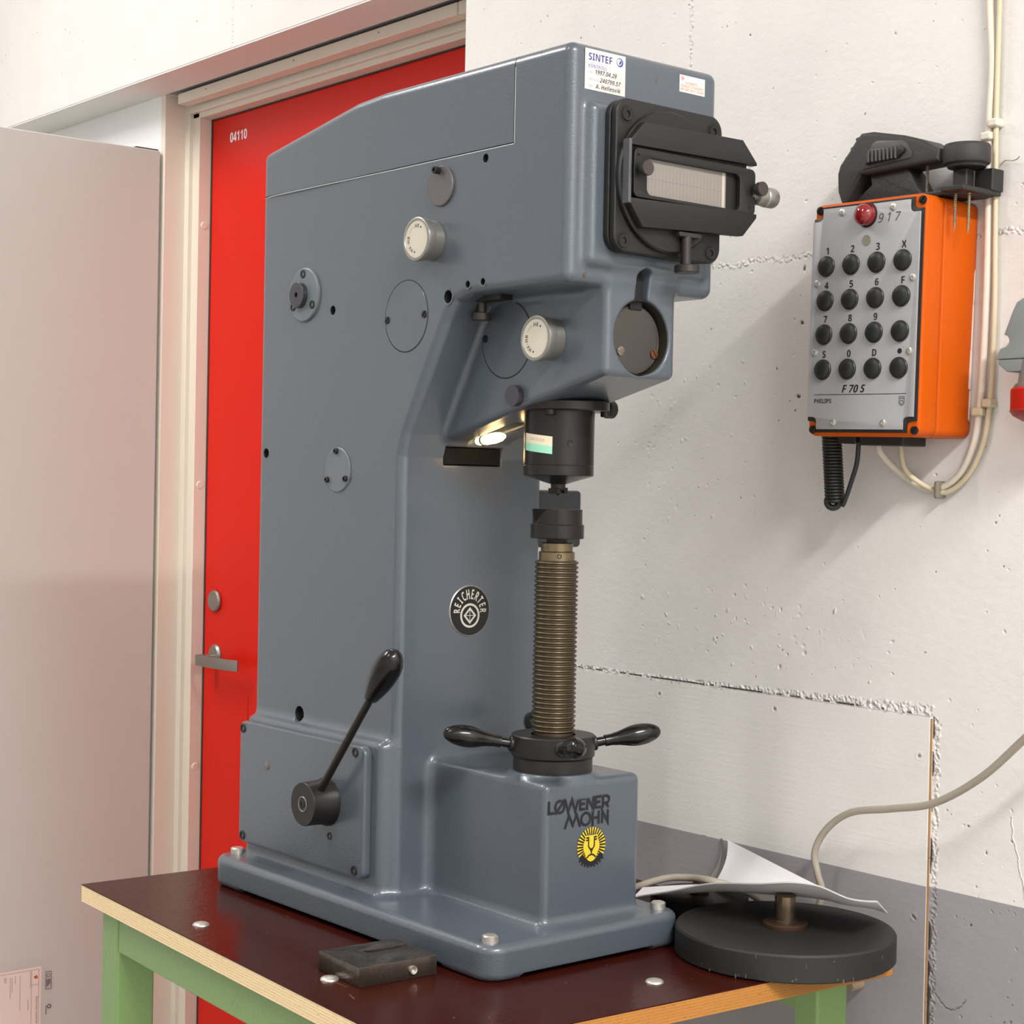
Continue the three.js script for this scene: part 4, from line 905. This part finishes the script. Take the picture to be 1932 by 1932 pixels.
// ---------------------------------------------------------------- wall intercom
const PF = -1.808, PX0 = -1.5585, PX1 = -1.374, PY0 = 1.4775, PY1 = 1.787;
M.orange = new THREE.MeshPhysicalMaterial({ color: 0xc25204, roughness: .4, specularIntensity: .35, bumpMap: withRep(peel, 4), bumpScale: .0003 });
M.plate = std(0xa9a8aa, .55, .3, { bumpMap: withRep(dataTex(64, 512, (x, y) => hash2(0, y, 3) * .7 + .3 * hash2(x, y, 4)), 3, 3), bumpScale: .00004 });
M.capBlack = std(0x1b1d1d, .42);
{
  const t = thing('intercom', 'orange wall intercom box with a steel keypad of sixteen black buttons', 'intercom', [-1.466, 1.632, ZW], 0);
  t.rotation.z = -.018;
  const cx = -1.466, cy = 1.632;
  part(t, 'housing', prism(rrect(PX0 + .003, PX1, PY0, PY1, .012), 'xy', ZW, PF - .040, .004, [], 3), M.orange, 'orange rear box');
  part(t, 'lid', prism(rrect(PX0, PX1 - .0005, PY0 - .0005, PY1 + .0005, .012), 'xy', PF - .0393, PF - .003, .004, [], 3), M.orange, 'orange front lid');
  // plate with hollowed corners
  const a0 = PX0 + .0008, a1 = PX1 - .0075, b0 = PY0 + .0085, b1 = PY1 - .0065;
  const notched = (a0, a1, b0, b1, r) => { const s = new THREE.Shape();
  s.moveTo(a0 + r, b0); s.lineTo(a1 - r, b0); s.lineTo(a1 - r, b0 + r * .55); s.quadraticCurveTo(a1 - r, b0 + r, a1 - r * .45, b0 + r); s.lineTo(a1, b0 + r);
  s.lineTo(a1, b1 - r); s.lineTo(a1 - r * .45, b1 - r); s.quadraticCurveTo(a1 - r, b1 - r, a1 - r, b1 - r * .55); s.lineTo(a1 - r, b1);
  s.lineTo(a0 + r, b1); s.lineTo(a0 + r, b1 - r * .55); s.quadraticCurveTo(a0 + r, b1 - r, a0 + r * .45, b1 - r); s.lineTo(a0, b1 - r);
  s.lineTo(a0, b0 + r); s.lineTo(a0 + r * .45, b0 + r); s.quadraticCurveTo(a0 + r, b0 + r, a0 + r, b0 + r * .55); s.closePath(); return s; };
  part(t, 'gasket', prism(notched(PX0 + .0006, PX1 - .0035, PY0 + .0045, PY1 - .0035, .0150), 'xy', PF - .0032, PF - .0012, .0003), M.capBlack);
  const kp = part(t, 'keypad_plate', prism(notched(a0, a1, b0, b1, .0165), 'xy', PF - .0014, PF + .0012, .0004), M.plate, 'brushed steel keypad plate');
  // print on the plate
  const PW = a1 - a0, PH = b1 - b0;
  const bx = [-1.532, -1.490, -1.448, -1.406], by = [1.7035, 1.6575, 1.6125, 1.5655];
  part(kp, 'keypad_print', new THREE.PlaneGeometry(PW, PH).translate((a0 + a1) / 2, (b0 + b1) / 2, PF + .0015), new THREE.MeshStandardMaterial({ roughness: .5, transparent: true, alphaTest: .45, map: canvasTex(1184, 1984, (x, w, h) => {
    const X = v => (v - a0) / PW * w, Y = v => (b1 - v) / PH * h;
    x.clearRect(0, 0, w, h); x.fillStyle = '#1b1a1a'; x.textAlign = 'center'; x.textBaseline = 'middle'; x.font = 'bold 86px sans-serif';
    const keys = ['123X', '456F', '789 ', 'S0D.'];
    keys.forEach((row, j) => [...row].forEach((c, i) => { if (c === ' ') return; if (c === '.') { x.beginPath(); x.arc(X(bx[i]), Y(by[j] + .0215), 24, 0, 7); x.fill(); } else x.fillText(c, X(bx[i] + .001), Y(by[j] + .0205)); }));
    x.font = 'italic 110px sans-serif'; x.fillStyle = '#4a4644'; x.fillText('9 1 7', X(-1.432), Y(1.7605));
    x.fillStyle = '#0c0c0c'; x.font = 'bold italic 96px sans-serif'; x.fillText('F 70 S', X(-1.4805), Y(1.5395));
    x.fillStyle = '#1b1a1a'; x.fillRect(X(-1.546), Y(1.5325), X(-1.393) - X(-1.546), 5);
    x.textAlign = 'left'; x.font = 'bold 54px sans-serif'; x.fillText('PHILIPS', X(-1.546), Y(1.5235));
    x.strokeStyle = '#3a3838'; x.lineWidth = 5; const sx = X(-1.400), sy = Y(1.522); x.beginPath(); x.moveTo(sx - 26, sy - 44); x.lineTo(sx + 26, sy - 44); x.lineTo(sx + 26, sy); x.arc(sx, sy + 8, 26, 0, Math.PI); x.closePath(); x.moveTo(sx - 26, sy - 28); x.lineTo(sx + 26, sy - 28); x.stroke();
    x.beginPath(); x.arc(sx, sy + 6, 17, 0, 7); x.stroke();
  }) }));
  const btn = lathe([[0, 0], [.0138, 0], [.0138, .0022], [.0132, .0030], [.0126, .0031], [.0124, .0046], [.0100, .0062], [.005, .0072], [0, .0074]], [0, 0, 0], 'z', 36, .4);
  for (const y of by) for (const x of bx) partAt(kp, 'button', btn, M.capBlack, [x, y, PF + .001]);
  part(kp, 'signal_lamp', [lathe([[0, 0], [.0145, 0], [.0145, .006], [.0135, .012], [.0085, .0165], [0, .018]], [-1.4665, 1.7665, PF + .001], 'z', 40, .8)], new THREE.MeshPhysicalMaterial({ color: 0x7a0a10, roughness: .12, clearcoat: .8 }), 'red signal lamp');
  part(kp, 'lamp_ring', lathe([[.0140, 0], [.0165, 0], [.0162, .0014], [.0145, .0016]], [-1.4665, 1.7665, PF + .001], 'z', 40), M.capBlack);
  part(kp, 'microphone_hole', lathe([[0, 0], [.0072, 0], [.0070, .0009], [0, .0005]], [-1.4665, 1.7335, PF + .0009], 'z', 28), std(0x7c7a66, .5));
  const sc = (() => { const g = lathe([[0, 0], [.0050, 0], [.0048, .0012], [.003, .0021], [.0016, .0022], [.0014, .0012], [0, .0012]], [0, 0, 0], 'z', 20); return g; })();
  for (const [x, y] of [[-1.509, 1.7735], [-1.4245, 1.7730], [-1.3895, 1.6800], [-1.5475, 1.6810], [-1.548, 1.5890], [-1.391, 1.5865], [-1.512, 1.4950], [-1.4285, 1.4945]]) partAt(kp, 'screw', sc, M.zinc, [x, y, PF + .0011]);
  const big = slotScrew(.0055, .003);
  for (const [x, y] of [[-1.5490, 1.7795], [-1.3805, 1.7785], [-1.5490, 1.4855], [-1.3805, 1.4850]]) { const m = partAt(t, 'lid_screw', big, M.darkScrew, [x, y, PF - .0032]); m.rotation.z = .9; }
  part(t, 'cable_gland', box(-1.533, -1.503, PY0 - .0095, PY0 + .001, PF - .075, PF - .035, .002), M.capBlack);
  part(t, 'cable_gland', box(-1.496, -1.424, PY0 - .0115, PY0 + .001, PF - .085, PF - .035, .002), M.capBlack);
  // coiled handset cord
  {
    const pts = [], n = 21, y0 = 1.478, y1 = 1.386, N = 22 * n;
    for (let i = 0; i <= N; i++) { const a = i / 22 * 2 * Math.PI, k = i / N; pts.push([-1.5645 + .010 * k + .0118 * Math.cos(a), y0 + (y1 - y0) * k, -1.868 + .0118 * Math.sin(a)]); }
    const co = new THREE.CatmullRomCurve3(pts.map(p => V3(...p)));
    part(t, 'coiled_cord', new THREE.TubeGeometry(co, N * 1, .00235, 7, false), M.capBlack, 'black coiled handset cord');
    part(t, 'cord', tube([[-1.5545 + .0118, 1.387, -1.868], [-1.541, 1.384, -1.868], [-1.535, 1.396, -1.868], [-1.526, 1.420, -1.868], [-1.519, 1.442, -1.868], [-1.517, 1.470, -1.868]], .0033, 50, 10), M.capBlack);
    part(t, 'cord_ring', new THREE.TorusGeometry(.0085, .0045, 10, 30).rotateY(.55).translate(-1.556, 1.3885, -1.866), M.capBlack);
  }
  // bracket with the handset rest on top of the box
  M.bracket = std(0x2a2928, .5, .2, { bumpMap: withRep(smudge, 8), bumpScale: .0006 });
  const br = part(t, 'bracket', prism([[-1.475, 1.7885], [-1.352, 1.7885], [-1.346, 1.7925], [-1.346, 1.7965], [-1.352, 1.7945], [-1.475, 1.7945]], 'xy', -1.908, -1.845, .0008), M.bracket, 'black metal bracket carrying the handset');
  part(br, 'bracket_end', box(-1.372, -1.336, 1.7905, 1.7965, -1.913, -1.832, .0012), M.bracket);
  part(br, 'rest', prism([[-1.545, 1.789], [-1.507, 1.817], [-1.511, 1.832], [-1.499, 1.843], [-1.453, 1.838], [-1.442, 1.826], [-1.430, 1.806], [-1.418, 1.7945], [-1.418, 1.789]], 'xy', -1.897, -1.862, .003), M.bracket);
  part(br, 'post', box(-1.380, -1.358, 1.793, 1.825, -1.885, -1.868, .0025), M.bracket);
  part(br, 'block', box(-1.362, -1.334, 1.7955, 1.8245, -1.915, -1.890, .002), M.bracket);
  M.zscrew = std(0xa39a82, .35, .85);
  const scr = (x, y0, y1, z) => { const n = 18, p = []; const dy = (y1 - y0) / n; p.push([0.0002, y0]); for (let i = 0; i < n; i++) { const k = Math.min(1, (i + 1) / 4); p.push([.0015 * k, y0 + dy * i + .0001], [.0023 * k, y0 + dy * (i + .5)]); } p.push([.0015, y1], [0, y1]); return lathe(p, [x, 0, z], 'y', 14, .9); };
  part(br, 'wood_screw', scr(-1.359, 1.741, 1.7905, -1.848), M.zscrew); part(br, 'wood_screw', scr(-1.3455, 1.737, 1.7905, -1.858), M.zscrew);
  part(br, 'wood_screw', [scr(-1.4195, 1.792, 1.838, -1.868), lathe(drum(.005, .002), [-1.421, 1.8375, -1.868], 'y', 16)], M.zscrew);
  part(t, 'paint_smear', [[1.50, 1.545, .004], [1.54, 1.60, .0055], [1.59, 1.66, .0035], [1.65, 1.70, .0022]].map(([y0, y1, w]) => prism([[1.9165, y0], [1.9165 - w, y0 + .004], [1.9165 - w * .7, y1 - .006], [1.9165, y1]], 'zy', PX1 - .0004, PX1 + .0004, .0001)), std(0xe2d3c6, .6), 'smear of white wall paint');
  // box and bracket belong to the tilted box; everything above is written around its centre
}
// handset resting on the bracket
{
  const t = thing('handset', 'black telephone handset lying on top of the orange intercom', 'handset', [-1.46, 1.832, -1.875]);
  M.handset = std(0x2a2928, .55, 0, { bumpMap: withRep(peel, 6), bumpScale: .0002 });
  const out = [[-1.5555, 1.8235], [-1.5560, 1.8375], [-1.5520, 1.8490], [-1.5360, 1.8665], [-1.5270, 1.8775], [-1.5165, 1.8875], [-1.4970, 1.8870], [-1.4450, 1.8750], [-1.4150, 1.8650], [-1.3950, 1.8530], [-1.3880, 1.8500], [-1.3880, 1.8335], [-1.4300, 1.8320], [-1.5000, 1.8300], [-1.5160, 1.8310], [-1.5300, 1.8100], [-1.5380, 1.7960], [-1.5440, 1.7895], [-1.5500, 1.8010], [-1.5545, 1.8120]];
  part(t, 'grip', prism(out.reverse(), 'xy', -1.898, -1.853, .005, [], 4), M.handset);
  part(t, 'earpiece', lathe([[0, 1.8235], [.0240, 1.8235], [.0255, 1.8265], [.0290, 1.8285], [.0300, 1.8305], [.0300, 1.8500], [.0285, 1.8530], [0, 1.8540]], [-1.3605, 0, -1.876], 'y', 64, .5), M.handset, 'round earpiece end');
  part(t, 'neck', box(-1.415, -1.375, 1.833, 1.8505, -1.893, -1.859, .006, 3), M.handset);
  // press-to-talk switch: framed field with a ribbed slide
  part(t, 'switch_field', prism([[-1.5100, 1.8375], [-1.4310, 1.8430], [-1.4290, 1.8500], [-1.4380, 1.8630], [-1.4450, 1.8680], [-1.4870, 1.8730], [-1.4950, 1.8700], [-1.5115, 1.8430]], 'xy', -1.8535, -1.8518, .0006), std(0x3c3b3a, .45));
  part(t, 'slide_switch', prism([[-1.5030, 1.8430], [-1.4490, 1.8455], [-1.4400, 1.8515], [-1.4390, 1.8560], [-1.4460, 1.8610], [-1.4960, 1.8620]], 'xy', -1.8535, -1.8475, .0015), M.capBlack);
  for (let i = 0; i < 8; i++) part(t, 'rib', box(-1.4985 + i * .0064, -1.4960 + i * .0064, 1.8445, 1.8605, -1.849, -1.8460, .0006), std(0x4a4948, .5));
  for (let i = 0; i < 4; i++) part(t, 'finger_ridge', new THREE.SphereGeometry(1, 16, 10).scale(.0055, .0055, .020).translate(-1.5255 - i * .0088, 1.8808 - i * .0115, -1.8755), M.handset);
  part(t, 'mouthpiece', latheDir([[0, 0], [.020, 0], [.0215, .002], [.0205, .008], [0, .009]], [-1.5395, 1.8090, -1.8755], [-1.5250, 1.8030, -1.8755], 40), M.handset);
  part(t, 'cord_sleeve', tube([[-1.549, 1.806, -1.877], [-1.557, 1.798, -1.885], [-1.5605, 1.786, -1.897], [-1.5625, 1.77, -1.905]], .0050, 24, 12), M.capBlack);
}
// cables on the wall
M.cable = std(0xc9bd9f, .5); M.cablePaint = std(0xd6cdbd, .6); M.cableGrey = std(0xa59c8d, .5);
{
  const z = ZW + .0075;
  single('wall_cable', [tube([[-1.3535, 2.62, z], [-1.3565, 2.20, z], [-1.3570, 2.045, z], [-1.3515, 1.962, z], [-1.3540, 1.873, z], [-1.3520, 1.76, z], [-1.3520, 1.66, z], [-1.3580, 1.516, z], [-1.3660, 1.470, z], [-1.3850, 1.432, z], [-1.4130, 1.4120, z], [-1.4450, 1.4115, z], [-1.4780, 1.432, z + .01], [-1.4930, 1.462, -1.878], [-1.494, 1.474, -1.878]], .0048, 200, 12)], M.cablePaint, 'thicker white painted cable running down the wall behind the intercom', 'cable', [-1.354, 1.6, z]);
  single('wall_cable', [tube([[-1.3390, 2.62, z], [-1.3410, 2.20, z], [-1.3420, 2.042, z], [-1.3430, 1.885, z], [-1.3410, 1.76, z], [-1.3390, 1.64, z], [-1.3430, 1.520, z], [-1.3520, 1.468, z], [-1.3760, 1.4260, z], [-1.4080, 1.4050, z + .002], [-1.4340, 1.4120, z + .006], [-1.4540, 1.435, -1.885], [-1.4600, 1.474, -1.880]], .0035, 200, 12)], M.cable, 'thinner cream cable looping up into the box from below', 'cable', [-1.341, 1.6, z]);
  const clip = (x, y, w, mat, label, z1 = .0165) => single('cable_clip', [box(x - w, x + w, y - .0055, y + .0055, ZW - .001, ZW + z1, .003, 3), box(x - w * 2.0, x - w * .6, y - .004, y + .0005, ZW - .001, ZW + .004, .001)], mat, label, 'clip', [x, y, ZW]);
  clip(-1.3435, 1.884, .0078, M.cablePaint, 'white clip on the thinner cable above the handset');
  clip(-1.3540, 1.868, .0082, M.cablePaint, 'white clip on the thicker cable above the handset, the lower of two');
  clip(-1.3575, 1.511, .0086, M.cable, 'cream clip on the thicker cable beside the box bottom');
  clip(-1.3430, 1.522, .0074, M.cable, 'cream clip on the thinner cable beside the box bottom');
  single('cable_tie', box(-1.4195, -1.4125, 1.397, 1.4205, z - .008, z + .0125, .003), std(0x7c776a, .5), 'grey clip holding both cables at the bottom of the loop', 'clip', [-1.416, 1.409, z]);
  single('wire_end', tube([[-1.3400, 1.8300, ZW + .002], [-1.330, 1.8345, ZW + .004], [-1.317, 1.8325, ZW + .006], [-1.3080, 1.8330, ZW + .010], [-1.3040, 1.8350, ZW + .012]], .0008, 30, 6), std(0xb8ac90, .6), 'thin bare wire sticking out of the wall beside the handset', 'wire', [-1.34, 1.83, ZW]);
  single('hanging_cable', tube([[-0.60, 1.72, -1.935], [-0.62, 1.70, -1.905], [-0.72, 1.60, -1.86], [-0.88, 1.43, -1.80], [-1.02, 1.285, -1.785], [-1.1638, 1.1509, -1.8], [-1.2147, 1.1091, -1.815], [-1.2857, 1.0509, -1.83], [-1.3654, 1.0058, -1.842], [-1.4403, 0.9863, -1.852], [-1.5192, 0.9666, -1.862], [-1.5651, 0.933, -1.868], [-1.5847, 0.8997, -1.872], [-1.5827, 0.8702, -1.877], [-1.5800, 0.8450, -1.884], [-1.6, .812, -1.888], [-1.65, .8062, -1.872], [-1.675, .833, -1.835], [-1.7092, 0.8473, -1.80], [-1.7564, 0.843, -1.80], [-1.7841, 0.8392, -1.79], [-1.8015, 0.8332, -1.775], [-1.8156, 0.8256, -1.76], [-1.8361, 0.816, -1.75], [-1.90, .8062, -1.72], [-1.98, .8062, -1.70]], .0050, 260, 12), M.cableGrey, 'grey cable hanging across the wall down behind the papers', 'cable', [-1.47, .97, -1.85]);
  single('wall_peg', [lathe(drum(.0075, .03, .002), [-1.534, .722, ZW - .002], 'z', 20)], std(0x8d7c66, .5), 'small round peg in the wall below the black weight', 'peg', [-1.534, .722, ZW]);
}
// industrial socket at the right edge
{
  const X = -1.232, t = thing('power_socket', 'grey and red industrial power socket cut by the right edge', 'socket', [X, 1.58, ZW]);
  M.sockGrey = std(0x848a88, .5); M.sockRed = std(0xc3190f, .4);
  const zf = -1.855, w = x => X + x;
  const half = [[0, 1.648], [.026, 1.6475], [.0345, 1.643], [.0395, 1.634], [.0520, 1.604], [.0515, 1.6030], [.0470, 1.6015], [.0445, 1.597], [.0450, 1.592], [.0500, 1.5880], [.0570, 1.5862], [.0630, 1.5730], [0, 1.5730]];
  const pts = [...half.map(p => [w(-p[0]), p[1]]), ...half.slice(1, -1).reverse().map(p => [w(p[0]), p[1]])];
  part(t, 'hinged_lid', prism(pts, 'xy', zf - .03, zf, .0012), M.sockGrey);
  part(t, 'lid_rim', prism([[w(-.060), 1.5725], [w(-.060), 1.5665], [w(-.048), 1.557], [w(.048), 1.557], [w(.060), 1.5665], [w(.060), 1.5725]], 'xy', zf - .055, zf - .001, .0012), M.sockGrey);
  part(t, 'back_box', box(w(-.030), w(.030), 1.51, 1.62, ZW, zf - .028, .004), M.sockGrey);
  part(t, 'neck', lathe([[0, 1.535], [.046, 1.535], [.044, 1.550], [.042, 1.572], [0, 1.572]], [X, 0, zf - .035], 'y', 48), M.sockGrey);
  for (const s of [-1, 1]) part(t, 'hinge_ear', lathe(drum(.0085, .016, .002), [w(s * .0555), 1.537, zf - .045 - .008], 'z', 28), M.sockGrey);
  part(t, 'collar', lathe([[.040, 1.5075], [.0535, 1.5075], [.0535, 1.5340], [.0520, 1.5365], [.040, 1.5365]], [X, 0, zf - .035], 'y', 56), M.sockRed, 'red collar');
  part(t, 'cap', lathe([[0, 1.4910], [.020, 1.4915], [.038, 1.4955], [.050, 1.5020], [.0545, 1.5080], [.0530, 1.5100], [0, 1.5100]], [X, 0, zf - .035], 'y', 56, .6), std(0x96281c, .45), 'dull red cap');
}
// plastic pocket with a drawing on the open door leaf
{
  const t = thing('document_pocket', 'clear plastic pocket with a printed sheet on the beige door', 'pocket', [LX, .20, -1.70]);
  const face = (z0, z1, y0, y1, x) => new THREE.PlaneGeometry(Math.abs(z1 - z0), y1 - y0).rotateY(Math.PI / 2).translate(x, (y0 + y1) / 2, (z0 + z1) / 2);
  part(t, 'sheet', face(-1.50, -1.7485, .03, .264, LX + .0012), std(0xffffff, .7, 0, { map: canvasTex(1024, 1024, (x, w, h) => {
    x.fillStyle = '#efdfd6'; x.fillRect(0, 0, w, h); x.strokeStyle = '#8d7a74'; x.lineWidth = 4;
    x.strokeRect(-20, 28, w - 5, h); const R = w - 24;
    x.beginPath(); x.moveTo(R - 75, 28); x.lineTo(R - 75, h); x.moveTo(R - 75, 180); x.lineTo(R, 180); x.moveTo(R - 190, 60); x.lineTo(R - 190, 420); x.stroke();
    x.fillStyle = '#c1583c'; x.beginPath(); x.moveTo(R - 55, 96); x.lineTo(R - 20, 84); x.lineTo(R - 8, 118); x.lineTo(R - 40, 120); x.fill();
    x.fillStyle = '#93827c'; for (const [a, b, l] of [[-88, 40, 170], [-240, 60, 80], [-290, 70, 210], [-272, 70, 150], [-335, 60, 60], [-350, 60, 50], [-110, 320, 110]]) x.fillRect(R + a, b, 5, l);
    x.save(); x.translate(R - 30, 300); x.rotate(Math.PI / 2); x.font = 'bold 30px sans-serif'; x.fillText('Elektriske trommer', 0, 0); x.restore();
  }) }));
  part(t, 'pocket', face(-1.48, -1.779, .02, .285, LX + .0022), new THREE.MeshPhysicalMaterial({ color: 0xffffff, roughness: .12, transmission: 1, thickness: 0, ior: 1.3 }));
  part(t, 'pocket_print', face(-1.754, -1.776, .11, .262, LX + .0027), new THREE.MeshStandardMaterial({ roughness: .5, transparent: true, alphaTest: .4, map: canvasTex(128, 896, (x, w, h) => {
    x.clearRect(0, 0, w, h); x.strokeStyle = x.fillStyle = '#5f524c'; x.lineWidth = 7; x.strokeRect(30, 80, 78, 240); for (let i = 0; i < 4; i++) x.fillRect(42 + i * 15, 180, 9, 110 - i * 14); x.beginPath(); x.arc(68, 130, 22, 0, 7); x.stroke(); x.beginPath(); x.arc(84, 560, 24, 0, 7); x.lineWidth = 12; x.stroke(); x.fillRect(36, 540, 8, 130);
  }) }));
}
renderer.render(scene, camera);
